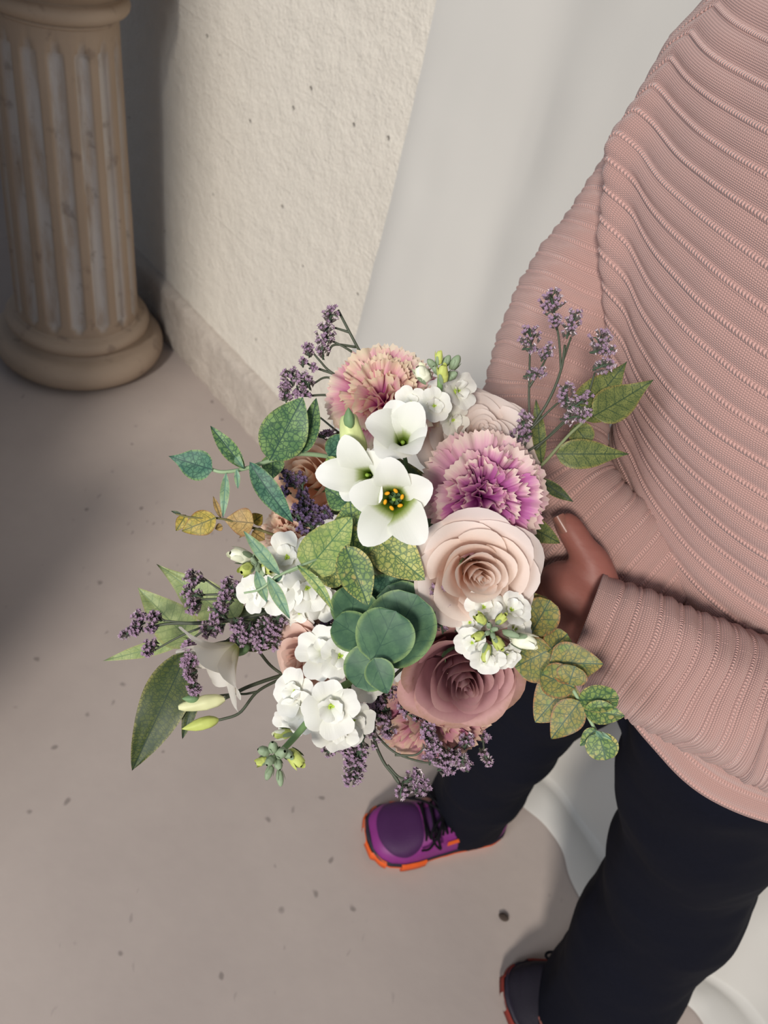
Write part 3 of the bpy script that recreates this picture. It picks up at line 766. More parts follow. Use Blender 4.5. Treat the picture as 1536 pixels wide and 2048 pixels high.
def bell(parent, c, N, R, n=6, el0=1.35, el1=.25, mat='liswhite', stam=True, spin=0, W=1.05, ease=1.6, name='petal', r0=.06, wild=.12):
    B = basis(N)
    for i in range(n):
        a = spin+i*2*PI/n+rng.uniform(-.1, .1)
        q = petal(c-N*R*.55, B, a, R*rng.uniform(1.22, 1.60), R*W*rng.uniform(.92, 1.15), el0, el1+rng.uniform(-wild, wild)*1.6, wpow=.62, rnd=.44, rpow=1.7, cup=.26, ruf=R*.055, rk=2.9, nu=13, nv=14, r0=R*r0, ease=ease)
        P_(name, q, PM[mat], parent)
    if stam:
        X, Y, N = B
        for i in range(6):
            a = i*PI/3+.3; b0 = c-N*R*.5+(X*math.cos(a)+Y*math.sin(a))*R*.08; b1 = c-N*R*.14+(X*math.cos(a)+Y*math.sin(a))*R*.20
            v, f = tube([b0, (b0+b1)/2+(X*math.cos(a)+Y*math.sin(a))*R*.02, b1], R*.014, 5); s_ = part('stamen', v, f, GDK, parent)
            v, f = ellipsoid(b1, (R*.068, R*.044, R*.036), [X*math.cos(a+1)+Y*math.sin(a+1), np.cross(N, X*math.cos(a+1)+Y*math.sin(a+1)), N], 8, 6); part('anther', v, f, YEL, parent)
        v, f = merge([tube([c-N*R*.5, c-N*R*.2], R*.03, 6), ellipsoid(c-N*R*.18, (R*.05, R*.05, R*.04))]); part('pistil', v, f, GRN, parent)
def bud_vf(base, tip, w, twist=2.5, lobes=5, amp=.10, prof=None, bend=0):
    base, tip = np.asarray(base), np.asarray(tip); L = np.linalg.norm(tip-base); ax = (tip-base)/L
    a = nrm(np.cross(ax, camdir(0, 0))); b = np.cross(ax, a)
    prof = prof or [(0, .15), (.08, .6), (.25, .95), (.45, 1), (.65, .82), (.82, .5), (.94, .22), (1, .04)]
    V = []; n = 18
    for i in range(n):
        t = i/(n-1); r = w/2*np.interp(t, [p[0] for p in prof], [p[1] for p in prof])
        for j in range(20):
            th = 2*PI*j/20; rr = r*(1+amp*abs(math.sin(lobes*.5*(th+twist*t)))-amp*.5)
            V.append(base+ax*L*t+(a*math.cos(th)+b*math.sin(th))*rr)
    return np.array(V), grid_faces(n, 20, True)
def lisianthus(label, cx, cy, Z, R, nx, ny, **kw):
    c = P(cx, cy, Z); N = camdir(nx, ny); R = R*Z/F
    root = thing('lisianthus', c-N*R*.6, label, 'flower', 'white bell-shaped blooms of the bouquet')
    bell(root, c, N, R, **kw)
    v, f = lathe([(.001, -R*.68), (R*.12, -R*.62), (R*.16, -R*.45)], 8, c, N); part('calyx', v, f, CAL, root)
    add_stem(root, c-N*R*.6, N, .0018)
    return root
def floret(parent, c, N, R, mat='white', n1=4, n2=4, spin=None, name='floret'):
    B = basis(N); X, Y, N = B; spin = rng.uniform(0, 6) if spin is None else spin
    v, f = merge([lathe([(.0005, -R*.5), (R*.10, -R*.45), (R*.16, -R*.12), (R*.10, .02*R), (.0003, R*.05)], 8, c, N)]+[ellipsoid(c+(X*math.cos(t)+Y*math.sin(t))*R*.10+N*R*.04, (R*.05, R*.05, R*.10), None, 6, 5) for t in (0, 2, 4)])
    fl = part(name, v, f, BUDL, parent)
    for i in range(n1):
        P_('petal', petal(c-N*R*.25, B, spin+i*2*PI/n1+rng.uniform(-.15, .15), R*rng.uniform(1.15, 1.35), R*rng.uniform(1.45, 1.75), 1.1, rng.uniform(-.3, .25), wpow=.55, rnd=.34, cup=rng.uniform(-.12, .25), ruf=R*.06, rk=4, nu=11, nv=8, r0=R*.03, ease=.75, notch=.06), PM[mat], fl)
    for i in range(n2):
        P_('petal', petal(c-N*R*.12, B, spin+.5+i*2*PI/n2+rng.uniform(-.25, .25), R*rng.uniform(.62, .8), R*rng.uniform(.7, .95), 1.35, rng.uniform(.1, .55), wpow=.55, rnd=.30, cup=rng.uniform(-.3, .5), ruf=R*.07, rk=4.5, nu=9, nv=7, r0=R*.03, ease=1.0, notch=.05), PM[mat], fl)
    return fl
def gbud(parent, c, d, L, w, white=.0, name='bud', mat=None):
    w = w*.88; L = L*1.08
    c = np.asarray(c); d = nrm(d)
    v, f = bud_vf(c-d*L*.5, c+d*L*.5, w, .3, 4, .12, [(0, .2), (.12, .75), (.4, 1), (.7, .92), (.9, .6), (1, .25)])
    b = part(name, v, f, mat or (BUDG if white < .3 else BUDY if white < .7 else BUDW), parent)
    B = basis(d)
    for i in range(3 if L > .006 else 0):       # sepals clasping the bud
        q = petal(c-d*L*.52, B, i*2.1, L*.72, w*.62, 1.1, 1.62, wpow=.4, rnd=.5, cup=.3, nu=5, nv=5, r0=w*.34)
        part('sepal', q[0], q[1], BUDG, b)
    if white > .2:
        for i in range(3):
            q = petal(c-d*L*.3, B, i*2.1+1, L*.86, w*.75, 1.15, 1.9, wpow=.4, rnd=.35, cup=.5, nu=5, nv=6, r0=w*.36); part('petal_tip', q[0], q[1], BUDW if white > .5 else BUDY, b)
    return b
def outline_w(kind, v):
    if kind == 'round': return math.sqrt(max(0, 1-(2*v-1)**2))**.9
    if kind == 'heart': return 1.0*(math.sin(PI*min(1, v**.58)))**.75*(1-.12*v)
    if kind == 'ovate': return (math.sin(PI*v**.72))**.85
    if kind == 'lance': return math.sin(PI*v**.85)**.9
    if kind == 'drop': return (math.sin(PI*v**.60))**.95*(1-.1*v)
    return math.sin(PI*v)
def leaf(parent, base, tip, W, mat, kind='ovate', roll=0., fold=.18, curl=.06, wave=.02, notch=0., nrmv=None, name='leaf', acum=0., label=None, side=0.):
    base, tip = np.asarray(base, float), np.asarray(tip, float); L = np.linalg.norm(tip-base); a = (tip-base)/L
    vd = nrm(O3-(base+tip)/2) if nrmv is None else nrmv
    s = nrm(np.cross(a, vd)); n = np.cross(s, a)
    s, n = s*math.cos(roll)+n*math.sin(roll), n*math.cos(roll)-s*math.sin(roll)
    nu, nv = 13, 17; V = []; U = []; E_ = []; ph = rng.uniform(0, 6)
    wm = max(outline_w(kind, t/50) for t in range(51))
    for i in range(nv):
        v = i/(nv-1); w = outline_w(kind, v)/wm*W/2
        if acum: w *= 1-acum*max(0, (v-.6)/.4)**.8*.6
        for j in range(nu):
            u = -1+2*j/(nu-1); y = v*L-notch*L*abs(u)**1.2*(1-v)**3*1.6
            h = fold*abs(u)*w-curl*L*math.sin(PI*v)*1.0+wave*L*math.sin(v*9+ph+(0 if u > 0 else 1.5))*abs(u)**1.5+.008*L*n3((u*2, v*3, ph), 1.5)
            x = u*w
            V.append(base+a*y+s*(x+side*L*math.sin(PI*v))+n*h); U.append((x*100, y*100)); E_.append((abs(u), v))
    V = np.array(V)
    o = part(name, V, grid_faces(nv, nu), mat, parent, uv=U, uv2=E_)
    if label: o['label'] = label
    return o
LM = {
 'green': leaf_mat('green_leaf', '#567a4e', '#7d9c62', '#2b4a40', '#8ea05a', net=.8),
 'teal': leaf_mat('teal_leaf', '#45705c', '#648c6c', '#264840', '#7f9a5c', net=.7),
 'silver': leaf_mat('silver_round_leaf', '#45664f', '#57795a', '#3c5c4a', '#839c62', veinw=.7, net=.2, sidep=1.1),
 'yellow': leaf_mat('yellow_green_leaf', '#a3ae62', '#bfbd74', '#4a6a4a', '#c2b46c', net=.85, veinw=1.15),
 'lime': leaf_mat('lime_green_leaf', '#93a960', '#b4bd78', '#4f7650', '#a8ad62', net=.55),
 'midyel': leaf_mat('mottled_green_leaf', '#6f8a4c', '#8fa058', '#34553f', '#b3aa62', net=.85, veinw=1.2, patch='#c6ac70'),
 'gold': leaf_mat('golden_leaf', '#a8963e', '#b9a04e', '#555a2c', '#8a5a34', net=.5, patch='#8c8a3a'),
 'tan': leaf_mat('tan_leaf', '#b99c62', '#a5854e', '#6a5a34', '#8a5c3c', net=.4),
 'olive': leaf_mat('olive_leaf', '#858445', '#a08f4d', '#3a5644', '#a06a45', net=.65, patch='#6e8a4c'),
 'speck': leaf_mat('speckled_leaf', '#626c3c', '#7b8148', '#34472f', '#8f8046', net=.2, speckle=.6),
 'dark': leaf_mat('dark_green_leaf', '#414e2a', '#535c30', '#26382a', '#8a8650', net=.7, sidep=.5),
 'pale': leaf_mat('pale_green_leaf', '#8d9c66', '#a0ab76', '#6f8258', '#a5a56c', net=.35),
 'blade': leaf_mat('grey_green_blade', '#7fa085', '#93ad80', '#5d8270', '#a3ae72', net=.3),
}
def branch(label, pts, leaves, mat=None, r=(.0016, .0011), tobind=True, group='leafy sprays of the bouquet', cat='foliage', name='eucalyptus_sprig'):
    path = [P(*q) for q in pts]
    root = thing(name, path[0], label, cat, group)
    if tobind:
        s = path[0]; d = BIND-s; path = [BIND+AXB*.06, BIND+rng.uniform(-.006, .006)*AXB, s+d*.35-camdir(0, 0)*.02]+path
    n = 14*len(path); v, f = tube(spline(path, n), [r[0], r[0], r[1]], 7); part('stem', v, f, mat or MSTEMP, root)
    for lf in leaves:
        (bx, by, bz), (tx, ty, tz), W, m, kind = lf[:5]; kw = lf[5] if len(lf) > 5 else {}
        b, t = P(bx, by, bz), P(tx, ty, tz)
        leaf(root, b, t, W*(bz+tz)/2/F, LM[m], kind, **kw)
        if kw.get('pet') is None and 0: pass
    return root
# ---- statice
SCAL = plain('statice_calyx', '#5d5452', .7, .2, .25); SLIL = plain('statice_lilac', '#947a90', .7, .2, .25); SRIM = plain('statice_pale_rim', '#d3c3c9', .7, .2, .15); SCALG = plain('statice_stem', '#4a5a48', .6, .2)
SDRK = plain('statice_deep_violet', '#6a5878', .7, .2, .2)
def tiny_flowers(items, dark=0):
    V = []; Fc = []; mi = []
    for c, d, s in items:
        d = nrm(d); a = nrm(np.cross(d, [.3, .5, .81])); b = np.cross(d, a); k0 = len(V)
        V.append(c-d*s*.95)
        for rr, hh in ((.20, -.35), (.26, .30)):
            for j in range(5):
                t = 2*PI*j/5; V.append(c+(a*math.cos(t)+b*math.sin(t))*s*rr+d*s*hh)
        for j in range(10):
            t = 2*PI*(j)/10; rr = .52 if j % 2 == 0 else .30; V.append(c+(a*math.cos(t)+b*math.sin(t))*s*rr+d*s*(.62 if j % 2 == 0 else .50))
        V.append(c+d*s*.22)
        for j in range(5):
            k = (j+1) % 5
            Fc.append((k0, k0+1+k, k0+1+j)); mi.append(0)
            Fc.append((k0+1+j, k0+1+k, k0+6+k, k0+6+j)); mi.append(0)
            Fc.append((k0+6+j, k0+6+k, k0+11+(2*j+2) % 10, k0+11+2*j+1)); mi.append(2)
            Fc.append((k0+6+j, k0+11+2*j+1, k0+11+2*j)); mi.append(2)
            Fc.append((k0+11+2*j, k0+11+2*j+1, k0+21)); mi.append(1)
            Fc.append((k0+11+2*j+1, k0+11+(2*j+2) % 10, k0+21)); mi.append(1)
    return np.array(V), Fc, mi
def statice(label, pts, heads, r=.0010, tobind=True, dens=1.0, deep=False):
    """pts: list of stem polylines in pixels with depth; heads: (x0,y0,x1,y1,Z,width_px,n)"""
    paths = [[P(*q) for q in pl] for pl in pts]
    root = thing('statice_sprig', paths[0][0], label, 'filler flower', 'lilac statice sprigs of the bouquet')
    lst = []
    for i, p in enumerate(paths):
        if i == 0 and tobind:
            s = p[0]; p = [BIND+AXB*.05, BIND, s+(BIND-s)*.4-camdir(0, 0)*.015]+p
            lst.append(tube(spline(p, 40), [r*1.3, r*1.2, r], 6))
        else: lst.append(tube(spline(p, 20), [r, r*.7], 6))
    v, f = merge(lst); part('stem', v, f, MSTEMD, root)
    for (x0, y0, x1, y1, Z, w, n) in heads:
        b, t = P(x0, y0, Z), P(x1, y1, Z-.004); ax = t-b; L = np.linalg.norm(ax); ax = ax/L
        wd = w*1.15*Z/F; vd = camdir(0, 0); sv = nrm(np.cross(ax, vd)); it = []; tw = []
        n = int(n*dens)
        for k_ in range(n):
            q = (k_+.5)/n; wl = wd/2*(.55+.6*math.sin(PI*min(1, q*.9+.12)))
            a = rng.uniform(0, 2*PI); rr = wl*math.sqrt(rng.uniform(.12, 1))
            off = sv*math.cos(a)*rr+vd*math.sin(a)*rr*.8; c = b+ax*L*q+off
            s = .0034*rng.uniform(.85, 1.15)
            it.append((c, nrm(off)*.9+ax*.9+vd*.55+np.array([rng.uniform(-.35, .35) for _ in range(3)]), s))
            if k_ % 3 == 0: tw.append(tube([b+ax*L*max(0, q-.2), b+ax*L*q+off*.5, c-ax*.001], .0005, 4, False))
        v, f, mi = tiny_flowers(it); part('flower_spike', v, f, [SCAL, SDRK if deep else SLIL, SRIM if not deep else SLIL], root, mi=mi, smooth=False, kind='stuff')
        tw.append(tube([b-ax*.002, b+ax*L*.9], .0007, 5)); v, f = merge(tw); part('twig', v, f, SCALG, root, kind='stuff')
    return root
# ================================================= placing the flowers
# roses
RS = [(.12, 3), (.22, 3), (.38, 4), (.60, 5), (.85, 5), (1.0, 5)]
rose('rose', 'large open blush rose below the magenta carnation', 954, 1148, .501, 108, .08, .12, PM['blush'], PM['palepink'], None, 1.0, 1.12, .6)
rose('rose', 'pale blush rose behind the top white bells, beside the sweater', 956, 884, .552, 112, .12, -.35, PM['palepink'], PM['palepink'], None, 1.1, 1.0, 2.1)
rose('rose', 'dusky mauve rose at the lower right of the bouquet', 925, 1352, .518, 116, .05, .25, PM['mauve'], PM['mauve_out'], None, .9, 1.04, 4.0)
rose('rose', 'peach rose half hidden on the left behind the long green leaf', 618, 955, .540, 86, -.30, -.10, PM['peach'], PM['peach'], RS, .3, 1, 1.0, hgt=1.3)
rose('rose', 'small cream rose peeping out under the peach rose', 590, 1015, .572, 46, -.5, .0, PM['peach'], PM['peach'], RS, .8, 1, 3.0)
rose('rose', 'dusty pink rose on the lower left beside the white stock', 604, 1316, .540, 70, -.70, .15, PM['dusty'], PM['dusty'], RS, .9, 1, 2.0)
rose('rose', 'tiny dusty pink rose under the left white stock', 598, 1226, .550, 42, -.3, .6, PM['dusty'], PM['dusty'], RS, .8, 1, 5.0)
# carnations
carnation('carnation', 'cream and pink carnation at the top of the bouquet', 766, 778, .540, 106, -.04, -.42, PM['car_cream'], PM['car_creamout'], 50)
carnation('carnation', 'big magenta carnation in the upper right of the bouquet', 980, 993, .512, 118, .22, .04, PM['car_mag'], PM['car_out'], 56, spin=1)
carnation('carnation', 'dusky purple carnation at the bottom under the mauve rose', 866, 1452, .545, 98, .0, .50, PM['car_dusk'], PM['car_dusk'], 46, spin=2)
carnation('carnation', 'small peach carnation on the left above the white stock', 565, 1072, .560, 56, -.5, -.1, PM['car_peach'], PM['car_peach'], 34, spin=3)
# white bells
lisianthus('open white bell flower in front with green throat and yellow stamens', 786, 1000, .478, 90, -.12, .10, n=5, el0=1.35, el1=.20, spin=.35, W=1.25, r0=.14, ease=1.2)
lisianthus('tall white bell flower above the front one', 806, 878, .490, 98, .0, -.30, n=6, el0=1.5, el1=.40, spin=.9, W=1.2, wild=.25)
lisianthus('white bell flower at the left of the front one', 728, 950, .496, 92, -.40, .05, n=5, el0=1.5, el1=.25, spin=.5, W=1.15, wild=.2)
# twisted green bud between
t = thing('lisianthus', P(706, 925, .50), 'twisted yellow green bud standing left of the tall white bell', 'flower', 'white bell-shaped blooms of the bouquet')
v, f = bud_vf(P(712, 925, .500), P(696, 826, .488), 52*.49/F, 1.6, 5, .22, [(0, .5), (.1, .85), (.3, 1), (.6, .86), (.8, .72), (.93, .62), (.97, .35), (1, .05)]); part('bud', v, f, plain('twisted_bud_green', '#c6cf92', .5, .3, .12, 40), t)
v, f = bud_vf(P(700, 858, .487), P(697, 815, .482), 22*.49/F, .5, 3, .2); part('bud_tip', v, f, CAL, t)
add_stem(t, P(712, 928, .503), camdir(0, 0), .0016)
# hanging bell with its buds on a forked stem
t = thing('lisianthus_spray', P(480, 1310, .54), 'white bell flower hanging out on the left with three green buds on a forked stem', 'flower')
hc = P(438, 1322, .528); hN = camdir(-.85, .75, .45)
bell(t, hc, hN, 84*.53/F, n=6, el0=1.0, el1=.45, mat='bellwhite', stam=False, spin=.4, W=1.3, ease=1.1, r0=.10, wild=.3)
v, f = bud_vf(P(500, 1292, .545), P(462, 1312, .538), 20*.53/F, 0, 5, .1); part('calyx', v, f, CAL, t)
fk = P(515, 1383, .55)
lst = [tube(spline([BIND+AXB*.03, BIND, P(760, 1290, .60), P(600, 1345, .565), P(566, 1350, .56), P(500, 1372, .55), P(463, 1390, .545), P(448, 1397, .54)], 50), [.0016, .0013], 7),
       tube(spline([P(600, 1345, .567), P(566, 1356, .56), fk, P(480, 1425, .545), P(446, 1438, .543), P(434, 1440, .543)], 30), [.0012, .0010], 7),
       tube(spline([fk, P(490, 1388, .548), P(465, 1388, .546), P(390, 1397, .54)], 20), [.0010, .0008], 6),
       tube(spline([P(566, 1350, .56), P(540, 1330, .558), P(515, 1300, .55), P(500, 1292, .546)], 16), .0012, 6)]
v, f = merge(lst); part('stem', v, f, MSTEMD, t)
v, f = bud_vf(P(438, 1439, .543), P(364, 1458, .537), 25*.54/F, 1.2, 5, .15); part('bud', v, f, BUDY, t)
v, f = bud_vf(P(450, 1398, .541), P(357, 1415, .535), 30*.54/F, 1.5, 5, .12, [(0, .3), (.15, .8), (.4, 1), (.7, .8), (.9, .6), (1, .3)]); part('bud', v, f, plain('cream_green_bud', '#cfcfa0', .5, .3, .15, 60), t)
v, f = bud_vf(P(398, 1398, .536), P(364, 1397, .533), 16*.54/F, 1, 4, .12); part('bud', v, f, CAL, t)
# stock
def stock(label, stempts, florets, buds, mat='white'):
    c0 = P(*stempts[0]); t = thing('stock_stem', c0, label, 'flower', 'white stock stems of the bouquet')
    p = [P(*q) for q in stempts]; s = p[0]
    v, f = tube(spline([BIND+AXB*.05, BIND, s+(BIND-s)*.45]+p, 40), [.0028, .0028, .0024, .0016], 8); part('stem', v, f, plain('stock_stem_green', '#7fa06a', .5, .3, .15), t)
    for (x, y, Z, R, nx, ny) in florets: floret(t, P(x, y, Z), camdir(nx, ny), R*Z/F)
    for (x, y, Z, L, w, dx, dy, wh) in buds: gbud(t, P(x, y, Z), camdir(dx, dy, .5), L*Z/F, w*Z/F, wh)
    return t
stock('white stock with green bud tip beside the top carnation', [(885, 820, .54), (880, 770, .525), (882, 735, .515)],
      [(868, 812, .515, 34, .2, .0), (824, 806, .520, 32, -.2, .1), (915, 782, .535, 38, .6, -.1), (905, 840, .545, 34, .5, .3), (880, 790, .54, 30, .0, -.3)],
      [(845, 748, .512, 36, 34, -.5, -.6, .9), (878, 716, .505, 26, 18, 0, -1.5, .3), (864, 728, .506, 24, 17, -.9, -.8, 0), (893, 722, .507, 24, 17, .7, -1.2, 0), (910, 725, .508, 30, 22, .8, -1.3, .1), (886, 748, .502, 36, 26, -.1, -.7, .5), (902, 752, .506, 28, 20, .7, -.3, .1), (872, 740, .504, 20, 15, -.4, -.4, 0)])
stock('white stock on the left with buds and large papery petals', [(640, 1150, .545), (560, 1145, .53), (505, 1128, .52)],
      [(575, 1115, .527, 46, -.2, -.3), (632, 1110, .530, 46, .1, -.3), (556, 1180, .525, 50, -.2, .2), (512, 1185, .530, 36, -.6, .1), (615, 1175, .522, 50, .1, .3), (650, 1205, .535, 40, .3, .6), (600, 1225, .54, 34, -.2, .8)],
      [(482, 1111, .515, 46, 34, -.6, -.2, .95), (494, 1138, .510, 32, 30, -.3, .2, .45), (512, 1110, .512, 26, 14, .2, -.8, 0), (520, 1125, .510, 24, 13, .4, -.3, 0), (508, 1122, .508, 22, 13, -.3, -.6, 0), (537, 1134, .508, 40, 30, .2, .2, .6), (524, 1142, .507, 26, 14, .3, .5, 0), (515, 1136, .506, 24, 12, 0, .6, 0)])
stock('white stock with a rosette of green buds in front of the mauve rose', [(990, 1290, .535), (985, 1270, .51), (984, 1262, .49)],
      [(968, 1215, .497, 36, -.2, -.5), (1022, 1220, .497, 38, .4, -.5), (1030, 1258, .502, 34, .7, .0), (945, 1285, .500, 34, -.6, .2), (975, 1312, .497, 34, -.1, .6), (1012, 1308, .500, 32, .4, .5), (940, 1245, .505, 30, -.6, -.1)],
      [(962, 1238, .483, 28, 24, -.6, -.6, .4), (1002, 1238, .483, 26, 22, .5, -.6, .4), (958, 1272, .483, 26, 22, -.7, .2, .4), (996, 1286, .482, 30, 24, .3, .5, .4), (972, 1306, .486, 36, 22, -.3, .9, .6), (1048, 1282, .492, 48, 38, 1.1, .2, .95), (978, 1250, .478, 18, 13, -.1, -.4, 0), (990, 1258, .477, 17, 12, .4, -.1, 0), (975, 1266, .477, 17, 12, -.4, .1, 0), (986, 1272, .476, 17, 12, .1, .4, 0), (982, 1260, .474, 12, 9, 0, 0, 0), (1022, 1268, .486, 34, 18, .9, .2, .1)])
stock('white stock at the lower left whose green tip leans out over the floor', [(690, 1370, .53), (655, 1395, .505), (610, 1450, .49), (575, 1490, .478), (548, 1515, .470)],
      [(648, 1305, .505, 54, -.25, -.35), (680, 1312, .498, 46, .25, -.1), (590, 1385, .512, 44, -.5, -.2), (610, 1420, .508, 44, -.5, .2), (662, 1412, .492, 56, .05, .15), (705, 1440, .510, 44, .5, .3), (672, 1462, .505, 44, .1, .6), (735, 1365, .525, 36, .5, .2), (582, 1440, .52, 34, -.5, .4)],
      [(566, 1468, .500, 36, 24, -.9, .0, .6), (528, 1502, .462, 26, 22, -.8, -.4, 0), (546, 1494, .460, 26, 22, .0, -.8, 0), (562, 1506, .462, 30, 26, .4, -.3, 0), (524, 1522, .464, 24, 20, -1, .3, .5), (540, 1522, .458, 24, 20, -.2, .2, 0), (556, 1528, .461, 24, 20, .3, .5, 0), (538, 1545, .464, 28, 18, -.3, .9, 0), (560, 1556, .466, 30, 17, .2, 1.2, 0), (590, 1516, .468, 42, 32, .6, .5, .5), (575, 1508, .464, 26, 20, .4, .1, .1)])
# ---- foliage
branch('cluster of large round silvery green leaves at the centre', [(800, 1230, .53), (770, 1290, .49), (752, 1315, .468), (750, 1328, .462)], [
 ((845, 1290, .50), (775, 1170, .512), 120, 'silver', 'round', dict(roll=.15)), ((700, 1260, .50), (712, 1172, .508), 95, 'silver', 'round', dict(roll=-.2)),
 ((748, 1255, .505), (690, 1190, .51), 80, 'silver', 'round', {}), ((740, 1285, .49), (668, 1240, .495), 84, 'silver', 'round', dict(roll=-.2, fold=.1)),
 ((762, 1318, .478), (835, 1190, .490), 150, 'silver', 'round', dict(roll=.2, fold=.1, notch=.05)), ((752, 1308, .464), (792, 1222, .470), 122, 'silver', 'round', dict(fold=.10, notch=.12, roll=.1)),
 ((756, 1302, .470), (712, 1374, .468), 98, 'silver', 'round', dict(fold=.10, notch=.08)), ((750, 1322, .458), (775, 1388, .454), 62, 'silver', 'ovate', dict(fold=.12, notch=.06))], r=(.0018, .001))
branch('trailing round leaved spray at the lower right, yellow green with dark veins', [(1010, 1250, .545), (1060, 1290, .525), (1090, 1320, .515), (1140, 1372, .505), (1163, 1410, .500), (1188, 1455, .495), (1200, 1480, .492)], [
 ((1060, 1285, .522), (1068, 1185, .53), 96, 'olive', 'round', dict(roll=-.1)), ((1062, 1268, .516), (1100, 1200, .522), 76, 'olive', 'round', {}),
 ((1093, 1303, .512), (1030, 1335, .512), 96, 'olive', 'round', dict(notch=.1, roll=.15)), ((1095, 1304, .51), (1135, 1268, .516), 60, 'olive', 'round', {}),
 ((1108, 1325, .505), (1207, 1328, .500), 84, 'olive', 'heart', dict(notch=.06, fold=.22)), ((1135, 1370, .506), (1070, 1445, .512), 96, 'olive', 'heart', dict(notch=.08)),
 ((1140, 1372, .500), (1082, 1348, .500), 70, 'olive', 'round', dict(notch=.1)), ((1138, 1368, .498), (1150, 1332, .498), 62, 'olive', 'round', {}), 
 ((1158, 1400, .498), (1238, 1396, .494), 58, 'midyel', 'round', dict(roll=.35)), ((1160, 1402, .497), (1102, 1478, .500), 66, 'olive', 'ovate', {}),
 ((1160, 1405, .50), (1140, 1450, .50), 44, 'midyel', 'round', {}), ((1168, 1420, .494), (1250, 1432, .490), 48, 'midyel', 'ovate', dict(fold=.3)),
 ((1192, 1458, .492), (1160, 1492, .492), 28, 'midyel', 'ovate', {}), ((1196, 1465, .488), (1212, 1520, .486), 66, 'midyel', 'round', dict(roll=-.2)),
 ((1192, 1462, .486), (1225, 1480, .482), 10, 'blade', 'lance', {}), ((1192, 1462, .486), (1206, 1478, .480), 12, 'blade', 'lance', {})], r=(.0016, .0010))
branch('yellow green heart leaves with dark veins in the middle of the bouquet', [(760, 1150, .535), (725, 1100, .505), (690, 1098, .495), (625, 1125, .482), (575, 1145, .480)], [
 ((708, 1108, .490), (700, 1000, .500), 104, 'midyel', 'heart', dict(notch=.06, roll=.1)), ((748, 1072, .492), (850, 1160, .490), 92, 'yellow', 'ovate', dict(fold=.2, roll=.2)),
 ((626, 1126, .475), (704, 1034, .484), 92, 'lime', 'heart', dict(notch=.12, fold=.22)), ((640, 1128, .486), (690, 1162, .49), 60, 'yellow', 'round', {}),
 ((722, 1110, .49), (738, 1150, .492), 40, 'yellow', 'round', {}), ((694, 1100, .474), (736, 1212, .476), 74, 'midyel', 'ovate', dict(fold=.28, notch=.05)),
 ((700, 1010, .515), (650, 975, .525), 56, 'green', 'ovate', {}), ((800, 1100, .515), (845, 1062, .52), 60, 'dark', 'ovate', {}), ((720, 1190, .52), (850, 1185, .525), 80, 'teal', 'ovate', {})], r=(.0014, .0009))
branch('arching green spray with pointed leaves at the upper left', [(690, 925, .53), (655, 913, .518), (595, 908, .505), (545, 920, .500), (487, 938, .495), (445, 944, .492), (418, 937, .492)], [
 ((543, 914, .496), (606, 794, .500), 96, 'green', 'ovate', dict(fold=.15, notch=.04)), ((605, 906, .504), (633, 796, .512), 44, 'green', 'ovate', dict(roll=.3)),
 ((546, 908, .504), (545, 958, .512), 46, 'green', 'ovate', {}), ((499, 924, .490), (587, 1046, .484), 46, 'teal', 'lance', dict(fold=.25, side=.02)),
 ((489, 938, .492), (421, 852, .498), 34, 'green', 'lance', dict(fold=.5)), ((487, 936, .49), (445, 880, .50), 20, 'blade', 'lance', dict(fold=.5)),
 ((420, 938, .490), (337, 912, .496), 62, 'teal', 'drop', dict(acum=.5, notch=.04)), ((452, 946, .49), (446, 1036, .496), 19, 'blade', 'lance', {}),
 ((473, 938, .490), (476, 978, .488), 12, 'blade', 'lance', {}), ((657, 912, .515), (693, 876, .520), 50, 'teal', 'round', {}), ((652, 922, .512), (690, 950, .515), 44, 'teal', 'ovate', {}), ((655, 914, .51), (672, 938, .512), 24, 'lime', 'ovate', {})], mat=MSTEMP, r=(.0016, .0011))
branch('small withered golden leaves on a thin twig at the left', [(570, 1075, .55), (520, 1060, .54), (480, 1048, .535), (440, 1037, .53), (385, 1035, .528), (352, 1028, .528)], [
 ((432, 1035, .526), (364, 1062, .530), 52, 'gold', 'ovate', {}), ((506, 1052, .530), (478, 1076, .530), 10, 'tan', 'lance', {}), ((505, 1046, .530), (448, 1040, .532), 58, 'tan', 'drop', dict(notch=.03)),
 ((372, 1030, .530), (352, 1062, .532), 24, 'gold', 'ovate', {}), ((442, 1036, .532), (426, 992, .53), 12, 'tan', 'lance', {}), ((445, 1052, .532), (430, 1058, .53), 16, 'tan', 'ovate', {}),
 ((505, 1045, .54), (525, 1030, .545), 30, 'gold', 'ovate', {}), ((505, 1062, .54), (530, 1080, .545), 30, 'tan', 'ovate', {}), ((362, 1028, .528), (342, 1022, .528), 7, 'dark', 'lance', {})], mat=plain('twig_brown', '#6f6a45', .6, .2), r=(.0010, .0006))
branch('narrow grey green blades in front of the left stock', [(690, 1098, .50), (625, 1122, .475), (560, 1150, .470), (520, 1178, .47), (488, 1186, .470)], [
 ((560, 1150, .469), (487, 1062, .474), 28, 'blade', 'lance', {}), ((512, 1142, .472), (534, 1205, .472), 24, 'blade', 'lance', {}), ((535, 1152, .468), (580, 1238, .466), 26, 'blade', 'lance', {}),
 ((594, 1130, .466), (668, 1224, .468), 22, 'lime', 'lance', dict(side=-.06)), ((565, 1150, .472), (540, 1166, .47), 14, 'teal', 'lance', {})], mat=MSTEMP, r=(.0009, .0006), tobind=False, group=None)
branch('long dark green leaf pointing down at the far left', [(620, 1260, .565), (520, 1270, .555), (420, 1290, .545), (375, 1303, .54)], [
 ((376, 1302, .538), (264, 1542, .548), 96, 'dark', 'ovate', dict(fold=.12, curl=.04)), ((392, 1375, .548), (365, 1478, .552), 30, 'dark', 'ovate', {})], mat=MSTEMD, r=(.0013, .0009))
